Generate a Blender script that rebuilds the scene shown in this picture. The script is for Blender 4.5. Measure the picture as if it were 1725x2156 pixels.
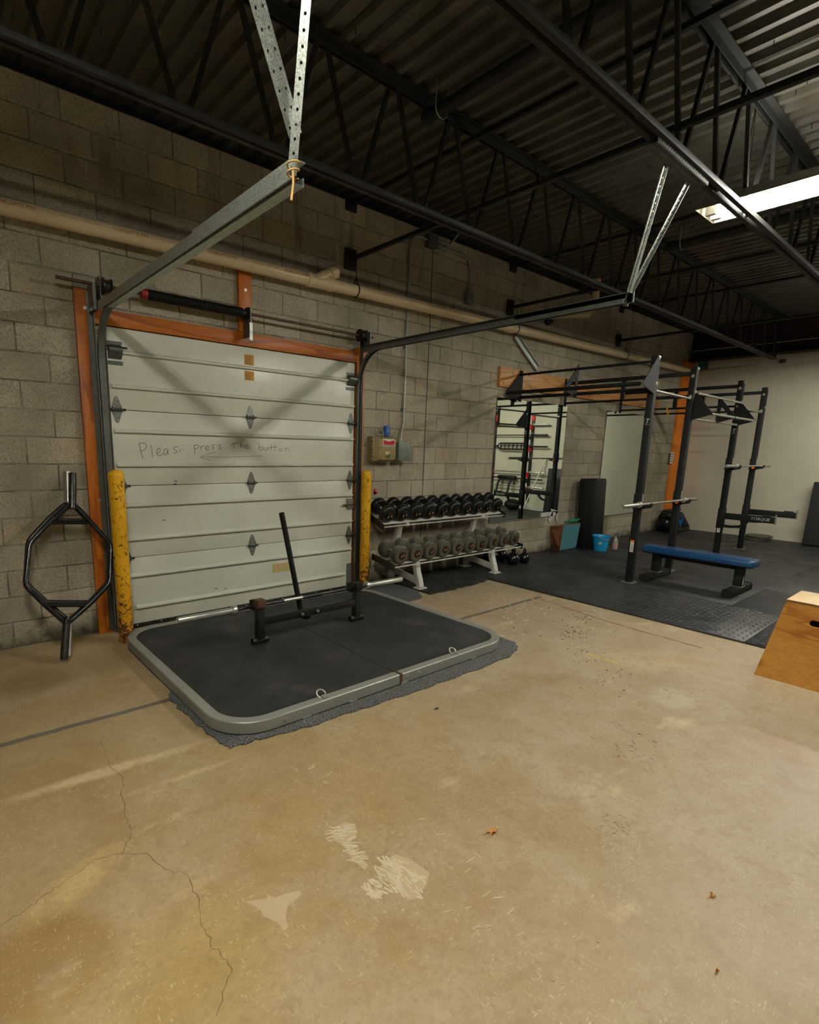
import bpy, math, random
from mathutils import Vector, Matrix
V = Vector
random.seed(7)
S = bpy.context.scene
COL = S.collection
for o in list(bpy.data.objects):
    bpy.data.objects.remove(o, do_unlink=True)

# ------------------------------------------------------------------ camera
W_, H_ = 1725.0, 2156.0
FOC, YAW, PITCH, ROLL = 1130.28, 0.695292, -0.194779, 0.0243
CAM = V((-4.91603, -4.80182, 1.61066))
PPX, PPY = 770.99, 1164.36
_f = V((math.sin(YAW)*math.cos(PITCH), math.cos(YAW)*math.cos(PITCH), math.sin(PITCH)))
_r0 = V((math.cos(YAW), -math.sin(YAW), 0)); _u0 = _r0.cross(_f)
_r = math.cos(ROLL)*_r0 + math.sin(ROLL)*_u0
_u = -math.sin(ROLL)*_r0 + math.cos(ROLL)*_u0
cd = bpy.data.cameras.new('camera'); cam = bpy.data.objects.new('camera', cd); COL.objects.link(cam)
cd.sensor_fit = 'HORIZONTAL'; cd.sensor_width = 36.0; cd.lens = FOC/W_*36.0
cd.shift_x = (W_/2-PPX)/W_; cd.shift_y = (PPY-H_/2)/W_
cd.clip_start = 0.05; cd.clip_end = 100
cam.matrix_world = Matrix(((_r.x, _u.x, -_f.x, CAM.x), (_r.y, _u.y, -_f.y, CAM.y), (_r.z, _u.z, -_f.z, CAM.z), (0, 0, 0, 1)))
S.camera = cam

def at(px, py, ax, val):
    """photo pixel -> point on the plane (axis ax) = val"""
    d = _f + _r*((px-PPX)/FOC) - _u*((py-PPY)/FOC)
    return CAM + d*((val-CAM[ax])/d[ax])

# ------------------------------------------------------------------ world and exposure
wd = bpy.data.worlds.new('world'); S.world = wd; wd.use_nodes = True
wd.node_tree.nodes['Background'].inputs[0].default_value = (0.02, 0.02, 0.022, 1)
wd.node_tree.nodes['Background'].inputs[1].default_value = 0.3
S.view_settings.view_transform = 'Standard'; S.view_settings.look = 'None'
S.view_settings.exposure = 0.30; S.view_settings.gamma = 1.0
S.view_settings.use_curve_mapping = False
LAMP = 190.0           # radiance of the fluorescent tubes
LAMP_COL = (1.0, 0.968, 0.855)

# ------------------------------------------------------------------ mesh helpers
class MB:
    def __init__(s): s.v = []; s.f = []
    def add(s, vs, fs):
        n = len(s.v); s.v += [V(p) for p in vs]; s.f += [tuple(n+i for i in q) for q in fs]; return s
    def box(s, x0, x1, y0, y1, z0, z1):
        return s.add([(x0,y0,z0),(x1,y0,z0),(x1,y1,z0),(x0,y1,z0),(x0,y0,z1),(x1,y0,z1),(x1,y1,z1),(x0,y1,z1)],
                     [(0,3,2,1),(4,5,6,7),(0,1,5,4),(1,2,6,5),(2,3,7,6),(3,0,4,7)])
    def obox(s, c, X, Y, Z):
        c, X, Y, Z = V(c), V(X), V(Y), V(Z)
        vs = [c+X*a+Y*b+Z*d for d in (-1, 1) for a, b in ((-1,-1),(1,-1),(1,1),(-1,1))]
        return s.add(vs, [(0,3,2,1),(4,5,6,7),(0,1,5,4),(1,2,6,5),(2,3,7,6),(3,0,4,7)])
    def bar(s, p0, p1, w, h, up=(0,0,1)):
        p0, p1 = V(p0), V(p1); d = p1-p0; L = d.length; d.normalize()
        up = V(up); x = d.cross(up)
        if x.length < 1e-4: x = d.cross(V((1,0,0)))
        x.normalize(); z = x.cross(d).normalized()
        return s.obox((p0+p1)/2, x*(w/2), d*(L/2), z*(h/2))
    def cyl(s, p0, p1, r, n=14, r2=None, cap=True):
        p0, p1 = V(p0), V(p1); r2 = r if r2 is None else r2
        d = (p1-p0).normalized(); a = d.orthogonal().normalized(); b = d.cross(a)
        vs = []
        for p, q in ((p0, r), (p1, r2)):
            for i in range(n):
                t = 2*math.pi*i/n; vs.append(p+(a*math.cos(t)+b*math.sin(t))*q)
        fs = [(i, (i+1)%n, n+(i+1)%n, n+i) for i in range(n)]
        if cap: fs += [tuple(range(n-1, -1, -1)), tuple(range(n, 2*n))]
        return s.add(vs, fs)
    def pipe(s, p0, p1, r, ri, n=16):
        """open-ended hollow tube"""
        p0, p1 = V(p0), V(p1); d = (p1-p0).normalized(); a = d.orthogonal().normalized(); b = d.cross(a)
        vs = []
        for p, q in ((p0, r), (p1, r), (p1, ri), (p0, ri)):
            for i in range(n):
                t = 2*math.pi*i/n; vs.append(p+(a*math.cos(t)+b*math.sin(t))*q)
        fs = []
        for k in range(4):
            for i in range(n):
                fs.append((k*n+i, k*n+(i+1)%n, ((k+1)%4)*n+(i+1)%n, ((k+1)%4)*n+i))
        return s.add(vs, fs)
    def sweep(s, pts, prof, up=(0,0,1), closed=False, cap=True):
        """sweep a 2-D profile [(side, up)] along a polyline"""
        pts = [V(p) for p in pts]; n = len(pts); m = len(prof); up = V(up); vs = []
        for i, p in enumerate(pts):
            if closed: d = (pts[(i+1)%n]-pts[i-1])
            else: d = pts[min(i+1, n-1)]-pts[max(i-1, 0)]
            d.normalize(); x = d.cross(up); x = x.normalized() if x.length > 1e-5 else d.orthogonal().normalized(); z = x.cross(d)
            for a, b in prof: vs.append(p+x*a+z*b)
        fs = []
        for i in range(n if closed else n-1):
            j = (i+1) % n
            for k in range(m): fs.append((i*m+k, i*m+(k+1)%m, j*m+(k+1)%m, j*m+k))
        if cap and not closed: fs += [tuple(range(m-1, -1, -1)), tuple((n-1)*m+k for k in range(m))]
        return s.add(vs, fs)
    def tube(s, pts, r, n=8, closed=False):
        pts = [V(p) for p in pts]; N = len(pts); vs = []; prev = None
        for i, p in enumerate(pts):
            d = (pts[(i+1)%N]-pts[i-1]) if closed else pts[min(i+1, N-1)]-pts[max(i-1, 0)]
            d.normalize()
            if prev is None: a = d.orthogonal().normalized()
            else: a = (prev-d*prev.dot(d)).normalized()
            prev = a; b = d.cross(a); q = r[i] if isinstance(r, (list, tuple)) else r
            for k in range(n):
                t = 2*math.pi*k/n; vs.append(p+(a*math.cos(t)+b*math.sin(t))*q)
        fs = []
        for i in range(N if closed else N-1):
            j = (i+1) % N
            for k in range(n): fs.append((i*n+k, i*n+(k+1)%n, j*n+(k+1)%n, j*n+k))
        if not closed: fs += [tuple(range(n-1, -1, -1)), tuple((N-1)*n+k for k in range(n))]
        return s.add(vs, fs)
    def lathe(s, prof, o, axis=(0,0,1), n=20):
        o = V(o); d = V(axis).normalized(); a = d.orthogonal().normalized(); b = d.cross(a); vs = []; m = len(prof)
        for r, h in prof:
            for i in range(n):
                t = 2*math.pi*i/n; vs.append(o+d*h+(a*math.cos(t)+b*math.sin(t))*max(r, 1e-5))
        fs = [(k*n+i, k*n+(i+1)%n, (k+1)*n+(i+1)%n, (k+1)*n+i) for k in range(m-1) for i in range(n)]
        return s.add(vs, fs)
    def prism(s, poly, vec):
        poly = [V(p) for p in poly]; vec = V(vec); n = len(poly)
        fs = [(i, (i+1)%n, n+(i+1)%n, n+i) for i in range(n)]+[tuple(range(n-1, -1, -1)), tuple(range(n, 2*n))]
        return s.add(poly+[p+vec for p in poly], fs)
    def sphere(s, c, r, n=16, m=10, sc=(1,1,1)):
        prof = [(r*math.sin(math.pi*k/m), -r*math.cos(math.pi*k/m)) for k in range(m+1)]
        q = MB().lathe(prof, (0,0,0), (0,0,1), n)
        return s.add([V((p.x*sc[0], p.y*sc[1], p.z*sc[2]))+V(c) for p in q.v], q.f)

ORG = {}
def obj(name, mb, mat, parent=None, bevel=0, local=False, flat=False, ang=0.7):
    """link one mesh object; vertices given in world space unless local"""
    off = V((0,0,0)) if (parent is None or local) else ORG.get(parent.name, V((0,0,0)))
    me = bpy.data.meshes.new(name)
    me.from_pydata([tuple(p-off) for p in mb.v], [], mb.f); me.validate()
    import bmesh
    bm = bmesh.new(); bm.from_mesh(me); bmesh.ops.recalc_face_normals(bm, faces=bm.faces)
    if bevel:
        es = [e for e in bm.edges if len(e.link_faces) == 2 and e.calc_face_angle(0) > 0.5]
        bmesh.ops.bevel(bm, geom=es, offset=bevel, segments=2, affect='EDGES', profile=0.5)
    bm.to_mesh(me); bm.free()
    if not flat:
        me.polygons.foreach_set('use_smooth', [True]*len(me.polygons)); me.set_sharp_from_angle(angle=ang)
    me.materials.append(mat)
    o = bpy.data.objects.new(name, me); COL.objects.link(o)
    if parent: o.parent = parent; ORG[o.name] = off
    return o
def thing(name, label, cat, loc=(0,0,0), group=None):
    o = bpy.data.objects.new(name, None); COL.objects.link(o); o.location = loc; o.empty_display_size = 0.1
    o['label'] = label; o['category'] = cat
    if group: o['group'] = group
    ORG[o.name] = V(loc); return o
def tag(o, label, cat, group=None):
    o['label'] = label; o['category'] = cat
    if group: o['group'] = group
    return o
def struct(name, mb, mat, label=None, **k):
    o = obj(name, mb, mat, **k); o['kind'] = 'structure'
    if label: o['label'] = label
    return o
def dup(root, loc, rotz=None, label=None, group=None):
    r = root.copy(); COL.objects.link(r); r.location = loc
    if rotz is not None: r.rotation_euler = (root.rotation_euler[0], root.rotation_euler[1], rotz)
    if label: r['label'] = label
    if group: r['group'] = group
    for ch in list(root.children):
        c = ch.copy(); COL.objects.link(c); c.parent = r
        for g in list(ch.children):
            d = g.copy(); COL.objects.link(d); d.parent = c
    return r
def recenter(o, p):
    """move a top-level mesh's origin to p without moving the mesh"""
    p = V(p)
    for v in o.data.vertices: v.co -= p
    o.location = p; return o
def text_mesh(txt, size, shear=0.0):
    cu = bpy.data.curves.new('t', 'FONT'); cu.body = txt; cu.size = size; cu.shear = shear; cu.resolution_u = 2
    t = bpy.data.objects.new('t', cu); COL.objects.link(t)
    dg = bpy.context.evaluated_depsgraph_get(); me = bpy.data.meshes.new_from_object(t.evaluated_get(dg))
    vs = [v.co.copy() for v in me.vertices]; fs = [tuple(p.vertices) for p in me.polygons]
    bpy.data.objects.remove(t, do_unlink=True); bpy.data.curves.remove(cu); bpy.data.meshes.remove(me)
    return vs, fs
def text_on(txt, size, origin, right, up, shear=0.0):
    vs, fs = text_mesh(txt, size, shear); o, r, u = V(origin), V(right), V(up)
    m = MB(); m.add([o+r*p.x+u*p.y for p in vs], fs); return m

# ------------------------------------------------------------------ materials
def lin(c):
    return tuple(((x/255.0)/12.92 if x/255.0 <= 0.04045 else ((x/255.0+0.055)/1.055)**2.4) for x in c)
class NT:
    def __init__(s, name):
        m = bpy.data.materials.new(name); m.use_nodes = True; s.m = m; s.t = m.node_tree; s.n = s.t.nodes; s.l = s.t.links
        s.b = s.n['Principled BSDF']; s.g = s.n.new('ShaderNodeNewGeometry'); s.pos = s.g.outputs['Position']
    def noise(s, scale, detail=4, rough=0.55, vec=None, dist=0.0):
        q = s.n.new('ShaderNodeTexNoise'); q.inputs['Scale'].default_value = scale; q.inputs['Detail'].default_value = detail
        q.inputs['Roughness'].default_value = rough; q.inputs['Distortion'].default_value = dist
        s.l.new(vec or s.pos, q.inputs['Vector']); return q.outputs['Fac']
    def vor(s, scale, feat='F1', vec=None, rand=1.0):
        q = s.n.new('ShaderNodeTexVoronoi'); q.feature = feat; q.inputs['Scale'].default_value = scale; q.inputs['Randomness'].default_value = rand
        s.l.new(vec or s.pos, q.inputs['Vector']); return q.outputs['Distance']
    def ramp(s, fac, stops):
        q = s.n.new('ShaderNodeValToRGB'); e = q.color_ramp.elements
        while len(e) < len(stops): e.new(0.5)
        for el, (p, c) in zip(e, stops):
            el.position = p; el.color = (c, c, c, 1) if isinstance(c, (int, float)) else (*c, 1)
        s.l.new(fac, q.inputs[0]); return q.outputs[0]
    def mix(s, fac, a, b, mode='MIX'):
        q = s.n.new('ShaderNodeMix'); q.data_type = 'RGBA'; q.blend_type = mode
        for sock, val in ((q.inputs[0], fac), (q.inputs[6], a), (q.inputs[7], b)):
            if isinstance(val, (int, float)): sock.default_value = val
            elif isinstance(val, tuple): sock.default_value = (*val, 1)
            else: s.l.new(val, sock)
        return q.outputs[2]
    def math(s, op, a, b=None, clamp=False):
        q = s.n.new('ShaderNodeMath'); q.operation = op; q.use_clamp = clamp
        for i, val in enumerate((a, b)):
            if val is None: continue
            if isinstance(val, (int, float)): q.inputs[i].default_value = val
            else: s.l.new(val, q.inputs[i])
        return q.outputs[0]
    def xyz(s):
        q = s.n.new('ShaderNodeSeparateXYZ'); s.l.new(s.pos, q.inputs[0]); return q.outputs
    def vecscale(s, sc, loc=(0,0,0), rot=(0,0,0)):
        q = s.n.new('ShaderNodeMapping'); q.inputs['Scale'].default_value = sc; q.inputs['Location'].default_value = loc
        q.inputs['Rotation'].default_value = rot; s.l.new(s.pos, q.inputs['Vector']); return q.outputs[0]
    def rand(s):
        return s.n.new('ShaderNodeObjectInfo').outputs['Random']
    def bump(s, h, strength=0.3, dist=0.01):
        q = s.n.new('ShaderNodeBump'); q.inputs['Strength'].default_value = strength; q.inputs['Distance'].default_value = dist
        s.l.new(h, q.inputs['Height']); s.l.new(q.outputs[0], s.b.inputs['Normal'])
    def set(s, col=None, rough=None, metal=None, **k):
        for nm, val in (('Base Color', col), ('Roughness', rough), ('Metallic', metal)):
            if val is None: continue
            if isinstance(val, tuple): s.b.inputs[nm].default_value = (*val, 1)
            elif isinstance(val, (int, float)): s.b.inputs[nm].default_value = val
            else: s.l.new(val, s.b.inputs[nm])
        for nm, val in k.items(): s.b.inputs[nm.replace('_', ' ')].default_value = val
        return s.m
def simple(name, c, rough=0.5, metal=0.0, var=0.25, scale=8.0, bump=0.0, bscale=60.0, spec=0.5):
    t = NT(name); c = lin(c)
    col = t.mix(t.ramp(t.noise(scale), [(0.3, 0.0), (0.7, 1.0)]), tuple(x*(1-var) for x in c), tuple(min(1, x*(1+var)) for x in c))
    if bump: t.bump(t.noise(bscale, 5), bump, 0.004)
    t.set(col, t.ramp(t.noise(scale*2.3), [(0.2, max(0.03, rough-0.1)), (0.8, min(1, rough+0.1))]), metal)
    t.b.inputs['Specular IOR Level'].default_value = spec
    return t.m
def worn(name, c, under, amount=0.5, scale=14.0, rough=0.45, metal=0.0, spec=0.5):
    """paint with chips that show what lies under it"""
    t = NT(name); c, under = lin(c), lin(under)
    n = t.math('ADD', t.math('MULTIPLY', t.noise(scale, 8, 0.7), 0.7), t.math('MULTIPLY', t.noise(scale*5, 4, 0.6), 0.3))
    chip = t.ramp(n, [(amount, 0.0), (amount+0.03, 1.0)])
    base = t.mix(t.noise(4, 4), tuple(x*0.85 for x in c), tuple(min(1, x*1.1) for x in c))
    t.bump(chip, 0.35, -0.002); t.b.inputs['Specular IOR Level'].default_value = spec
    return t.set(t.mix(chip, base, under), t.ramp(chip, [(0, rough), (1, 0.8)]), metal)
def emit(name, col, strength):
    t = NT(name); t.b.inputs['Emission Color'].default_value = (*col, 1); t.b.inputs['Emission Strength'].default_value = strength
    return t.set((0.8, 0.8, 0.8), 0.5)

def m_block():
    t = NT('cinder_block'); x, y, z = t.xyz()
    row = t.math('FLOOR', t.math('DIVIDE', z, 0.2032))
    half = t.math('MULTIPLY', t.math('MODULO', row, 2.0), 0.5)
    cell = t.math('FLOOR', t.math('ADD', t.math('DIVIDE', x, 0.4064), half))
    cv = t.n.new('ShaderNodeCombineXYZ'); t.l.new(cell, cv.inputs[0]); t.l.new(row, cv.inputs[1])
    wn = t.n.new('ShaderNodeTexWhiteNoise'); wn.noise_dimensions = '3D'; t.l.new(cv.outputs[0], wn.inputs['Vector'])
    r = wn.outputs['Value']
    base = t.ramp(r, [(0.0, lin((184, 174, 152))), (0.45, lin((200, 190, 167))), (0.8, lin((206, 196, 173))), (1.0, lin((202, 187, 158)))])
    grain = t.noise(170, 3, 0.75)
    col = t.mix(t.ramp(grain, [(0.35, 0.75), (0.52, 0.0)]), base, lin((92, 84, 70)))
    col = t.mix(t.ramp(t.noise(64, 4, 0.8), [(0.36, 0.7), (0.5, 0.0)]), col, lin((116, 106, 88)))
    speck = t.ramp(t.noise(110, 2, 0.8), [(0.62, 0.0), (0.75, 0.8)])
    col = t.mix(speck, col, lin((196, 188, 170)))
    stain = t.ramp(t.noise(1.3, 5, 0.65), [(0.42, 0.0), (0.75, 0.65)])
    col = t.mix(stain, col, lin((104, 92, 72)))
    # rust runs below the roof steel, whitish crust and dark damp near the floor
    rv = t.vecscale((2.3, 2.3, 0.25)); rn = t.ramp(t.noise(2.0, 4, 0.6, rv), [(0.55, 0.0), (0.75, 1.0)])
    up = t.ramp(t.math('MULTIPLY', t.math('SUBTRACT', z, 3.1), 1.0), [(0.0, 0.0), (0.6, 0.75)])
    col = t.mix(t.math('MULTIPLY', rn, up), col, lin((92, 58, 34)))
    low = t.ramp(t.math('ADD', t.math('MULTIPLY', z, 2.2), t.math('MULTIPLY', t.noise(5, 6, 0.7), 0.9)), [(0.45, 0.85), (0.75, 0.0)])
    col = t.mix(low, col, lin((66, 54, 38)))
    t.bump(t.math('ADD', grain, t.math('MULTIPLY', t.noise(22, 4), 0.8)), 0.7, 0.006)
    return t.set(col, 0.92)
def m_mortar():
    t = NT('mortar'); col = t.mix(t.ramp(t.noise(9, 5, 0.7), [(0.35, 0.0), (0.7, 1.0)]), lin((104, 95, 78)), lin((166, 158, 140)))
    col = t.mix(t.ramp(t.noise(3.1, 3), [(0.5, 0.0), (0.62, 0.7)]), col, lin((84, 72, 54)))
    t.bump(t.noise(120, 4), 0.5, 0.004); return t.set(col, 0.95)
def m_floor():
    t = NT('stained_concrete')
    big = t.noise(0.55, 5, 0.6, dist=0.6); mid = t.noise(2.6, 6, 0.65, dist=0.4); fine = t.noise(38, 5, 0.7)
    col = t.ramp(t.math('ADD', t.math('MULTIPLY', big, 0.55), t.math('MULTIPLY', mid, 0.45)),
                 [(0.30, lin((140, 116, 76))), (0.45, lin((160, 138, 96))), (0.55, lin((168, 148, 110))), (0.72, lin((180, 163, 130)))])
    x, y, z = t.xyz()
    # the concrete is more golden towards the wall side and greyer across the room
    gx = t.ramp(t.math('ADD', t.math('MULTIPLY', t.math('ADD', x, 4.4), 0.22), t.math('MULTIPLY', t.math('SUBTRACT', mid, 0.5), 0.6)), [(0.05, 0.0), (0.75, 0.8)])
    col = t.mix(gx, col, t.ramp(mid, [(0.3, lin((150, 135, 109))), (0.7, lin((172, 159, 136)))]))
    wob = t.math('MULTIPLY', t.math('SUBTRACT', t.noise(4.0, 5, 0.65), 0.5), 0.5)
    def stain(cx, cy, ax, ay, rot, c, k, edge=0.35):
        c_, s_ = math.cos(rot), math.sin(rot); dx, dy = t.math('SUBTRACT', x, cx), t.math('SUBTRACT', y, cy)
        u = t.math('DIVIDE', t.math('ADD', t.math('MULTIPLY', dx, c_), t.math('MULTIPLY', dy, s_)), ax)
        v = t.math('DIVIDE', t.math('SUBTRACT', t.math('MULTIPLY', dy, c_), t.math('MULTIPLY', dx, s_)), ay)
        d = t.math('ADD', t.math('SQRT', t.math('ADD', t.math('MULTIPLY', u, u), t.math('MULTIPLY', v, v))), wob)
        return t.mix(t.ramp(t.math('MULTIPLY', d, 0.5), [(0.5*(1-edge), k), (0.5, 0.0)]), col, lin(c))
    for a in ((-4.33, -2.15, 0.50, 0.055, -0.07, (214, 194, 152), 0.7, 0.6), (-4.05, -2.42, 0.35, 0.03, -0.07, (206, 184, 140), 0.5, 0.8), (-4.76, -3.10, 0.20, 0.24, 0.4, (140, 98, 46), 0.55, 0.25), (-4.45, -0.78, 0.32, 0.30, 0.2, (112, 88, 56), 0.6, 0.5),
              (-4.62, -2.82, 0.25, 0.10, 0.5, (212, 184, 130), 0.5, 0.7), (-0.45, -3.25, 0.42, 0.10, -0.9, (160, 134, 92), 0.5, 0.6), (-1.15, -3.55, 0.22, 0.16, 0.6, (178, 168, 146), 0.6, 0.4), (-0.75, -3.0, 0.6, 0.35, -0.8, (186, 172, 142), 0.4, 0.9), (-4.45, -3.4, 0.5, 0.4, 0.2, (174, 138, 76), 0.5, 0.8), (-3.4, -2.9, 0.9, 0.5, 0.3, (170, 140, 88), 0.35, 0.9), (-1.9, -2.75, 0.7, 0.25, -0.3, (150, 130, 98), 0.35, 0.9), (-4.3, -1.2, 0.5, 0.25, 0.1, (158, 122, 74), 0.4, 0.8), (-0.3, -1.9, 0.8, 0.4, -0.5, (150, 128, 96), 0.4, 0.8)):
        col = stain(*a)
    pale = t.ramp(t.noise(1.7, 3, 0.5, t.vecscale((1, 2.2, 1), (4, 2, 0))), [(0.64, 0.0), (0.74, 0.5)])
    col = t.mix(pale, col, lin((214, 196, 158)))
    oil = t.ramp(t.noise(1.1, 4, 0.6, t.vecscale((1, 1, 1), (9.2, 3.1, 0))), [(0.60, 0.0), (0.70, 0.6)])
    col = t.mix(oil, col, lin((132, 96, 52)))
    col = t.mix(t.ramp(fine, [(0.30, 0.45), (0.5, 0.0)]), col, lin((132, 104, 66)))
    # short pale scratches in every direction
    for k, (sx, sy, rz) in enumerate(((30, 210, 0.5), (200, 28, 0.2), (34, 220, -0.9), (220, 36, 1.0))):
        v = t.vecscale((sx, sy, 1), (k*3.7, k*1.9, 0), (0, 0, rz))
        sc = t.ramp(t.noise(1.0, 1, 0.5, v), [(0.68, 0.0), (0.74, 0.8)])
        gate = t.ramp(t.noise(3.0, 2, 0.5, t.vecscale((1, 1, 1), (k*7, 0, 0))), [(0.40, 0.0), (0.55, 1.0)])
        col = t.mix(t.math('MULTIPLY', sc, gate), col, lin((206, 190, 154)))
    col = t.mix(t.ramp(t.noise(85, 3, 0.8), [(0.60, 0.0), (0.75, 0.45)]), col, lin((196, 178, 140)))
    spots = t.ramp(t.vor(7.0), [(0.018, 1.0), (0.03, 0.0)])
    col = t.mix(t.math('MULTIPLY', spots, t.ramp(t.noise(1.0), [(0.5, 0.0), (0.55, 0.8)])), col, lin((70, 60, 45)))
    col = t.mix(t.ramp(t.noise(9, 6, 0.75, dist=0.5), [(0.36, 0.4), (0.52, 0.0)]), col, lin((140, 114, 76)))
    t.bump(t.math('ADD', fine, t.math('MULTIPLY', mid, 0.5)), 0.12, 0.003)
    return t.set(col, t.ramp(mid, [(0.3, 0.42), (0.7, 0.62)]))
def m_wood(name, a, b, ring=9.0, vec=(1, 1, 0.12), rough=0.45, knots=True, bumpy=0.15):
    t = NT(name); v = t.vecscale(vec); n = t.noise(2.0, 3, 0.5, v, 0.8)
    w = t.math('FRACT', t.math('MULTIPLY', n, ring)); w = t.ramp(w, [(0.0, 0.0), (0.75, 0.35), (0.95, 1.0), (1.0, 0.2)])
    col = t.mix(w, lin(a), lin(b))
    col = t.mix(t.ramp(t.noise(60, 3, 0.6, v), [(0.4, 0.25), (0.6, 0.0)]), col, tuple(q*0.6 for q in lin(b)))
    if knots: col = t.mix(t.ramp(t.vor(3.1), [(0.05, 0.85), (0.10, 0.0)]), col, lin((58, 28, 12)))
    t.bump(n, bumpy, 0.004); return t.set(col, rough)
def m_galv(name='galvanised_steel', k=1.0):
    t = NT(name); n = t.vor(140); c = t.mix(t.ramp(n, [(0.1, 0.0), (0.6, 1.0)]), tuple(q*k for q in lin((120, 126, 118))), tuple(q*k for q in lin((178, 184, 174))))
    c = t.mix(t.ramp(t.noise(30, 5, 0.7), [(0.55, 0.0), (0.8, 0.6)]), c, tuple(q*k for q in lin((92, 94, 86))))
    return t.set(c, t.ramp(t.noise(25), [(0.3, 0.34), (0.7, 0.55)]), 0.75)
def m_rubber(name, c=(40, 41, 40), rough=0.55, speck=True):
    t = NT(name); col = t.mix(t.ramp(t.noise(3.2, 6, 0.7), [(0.35, 0.0), (0.75, 1.0)]), lin(c), lin(tuple(min(255, q+20) for q in c)))
    if speck:
        col = t.mix(t.ramp(t.noise(210, 2, 0.9), [(0.66, 0.0), (0.75, 0.45)]), col, lin((120, 118, 108)))
        col = t.mix(t.ramp(t.noise(1.6, 5, 0.75), [(0.58, 0.0), (0.8, 0.35)]), col, lin((112, 108, 96)))
    t.bump(t.noise(160, 4), 0.25, 0.002)
    return t.set(col, t.ramp(t.noise(5, 4), [(0.3, rough-0.12), (0.7, rough+0.12)]))
def m_white_wall():
    t = NT('painted_white_wall'); col = t.mix(t.ramp(t.noise(0.8, 5, 0.6), [(0.35, 0.0), (0.7, 1.0)]), lin((186, 181, 160)), lin((203, 198, 177)))
    x, y, z = t.xyz()
    scuff = t.math('MULTIPLY', t.ramp(t.noise(16, 4, 0.8), [(0.66, 0.0), (0.72, 0.9)]), t.ramp(z, [(0.0, 1.0), (0.12, 0.6), (0.45, 0.0)]))
    col = t.mix(scuff, col, lin((128, 104, 84))); t.bump(t.noise(40, 5), 0.12, 0.004)
    return t.set(col, 0.7)
def m_mirror():
    t = NT('mirror_glass'); return t.set((0.80, 0.86, 0.80), 0.01, 1.0)
def m_door():
    t = NT('painted_door_steel'); col = t.mix(t.ramp(t.noise(1.5, 5, 0.6), [(0.35, 0.0), (0.7, 1.0)]), lin((210, 212, 196)), lin((224, 226, 210)))
    x, y, z = t.xyz()
    g = t.math('MULTIPLY', t.ramp(t.noise(9, 7, 0.8), [(0.60, 0.0), (0.72, 0.8)]), t.ramp(z, [(0.0, 1.0), (0.25, 0.5), (0.8, 0.0)]))
    col = t.mix(g, col, lin((150, 128, 98)))
    col = t.mix(t.ramp(t.noise(70, 3, 0.8), [(0.74, 0.0), (0.8, 0.5)]), col, lin((120, 108, 86)))
    t.bump(t.noise(3.0, 2), 0.10, 0.01)
    return t.set(col, t.ramp(t.noise(4), [(0.3, 0.26), (0.7, 0.4)]))
def m_bollard():
    t = NT('chipped_yellow_paint'); x, y, z = t.xyz()
    n = t.math('ADD', t.math('MULTIPLY', t.noise(26, 7, 0.75), 0.65), t.math('MULTIPLY', t.noise(90, 3, 0.6), 0.35))
    foot = t.ramp(t.math('ADD', z, t.math('MULTIPLY', t.math('SUBTRACT', t.noise(7, 5, 0.7), 0.5), 0.5)), [(0.10, 0.085), (0.45, 0.0)])
    chip = t.ramp(t.math('ADD', n, foot), [(0.555, 0.0), (0.575, 1.0)])
    stainy = t.ramp(t.math('ADD', z, t.math('MULTIPLY', t.noise(9, 5), 0.7)), [(0.35, 0.6), (0.95, 0.0)])
    base = t.mix(t.noise(5, 4), lin((222, 160, 12)), lin((246, 190, 26))); base = t.mix(stainy, base, lin((196, 118, 14)))
    rust = t.mix(t.noise(40, 4), lin((44, 26, 14)), lin((92, 52, 24)))
    t.bump(chip, 0.4, -0.002); return t.set(t.mix(chip, base, rust), t.ramp(chip, [(0, 0.42), (1, 0.85)]))
def m_carpet():
    t = NT('grey_carpet'); n = t.noise(95, 3, 0.85)
    col = t.ramp(n, [(0.34, lin((36, 37, 37))), (0.5, lin((74, 75, 74))), (0.66, lin((138, 138, 134)))])
    t.bump(t.noise(130, 3, 0.8), 0.9, 0.006); return t.set(col, 0.97)
def m_deck():
    t = NT('roof_deck_steel'); col = t.mix(t.ramp(t.noise(3, 5, 0.6), [(0.35, 0.0), (0.7, 1.0)]), lin((80, 78, 69)), lin((104, 102, 92)))
    col = t.mix(t.ramp(t.noise(1.4, 5, 0.7), [(0.56, 0.0), (0.72, 0.55)]), col, lin((84, 66, 50)))
    return t.set(col, 0.38, 0.35)

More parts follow.
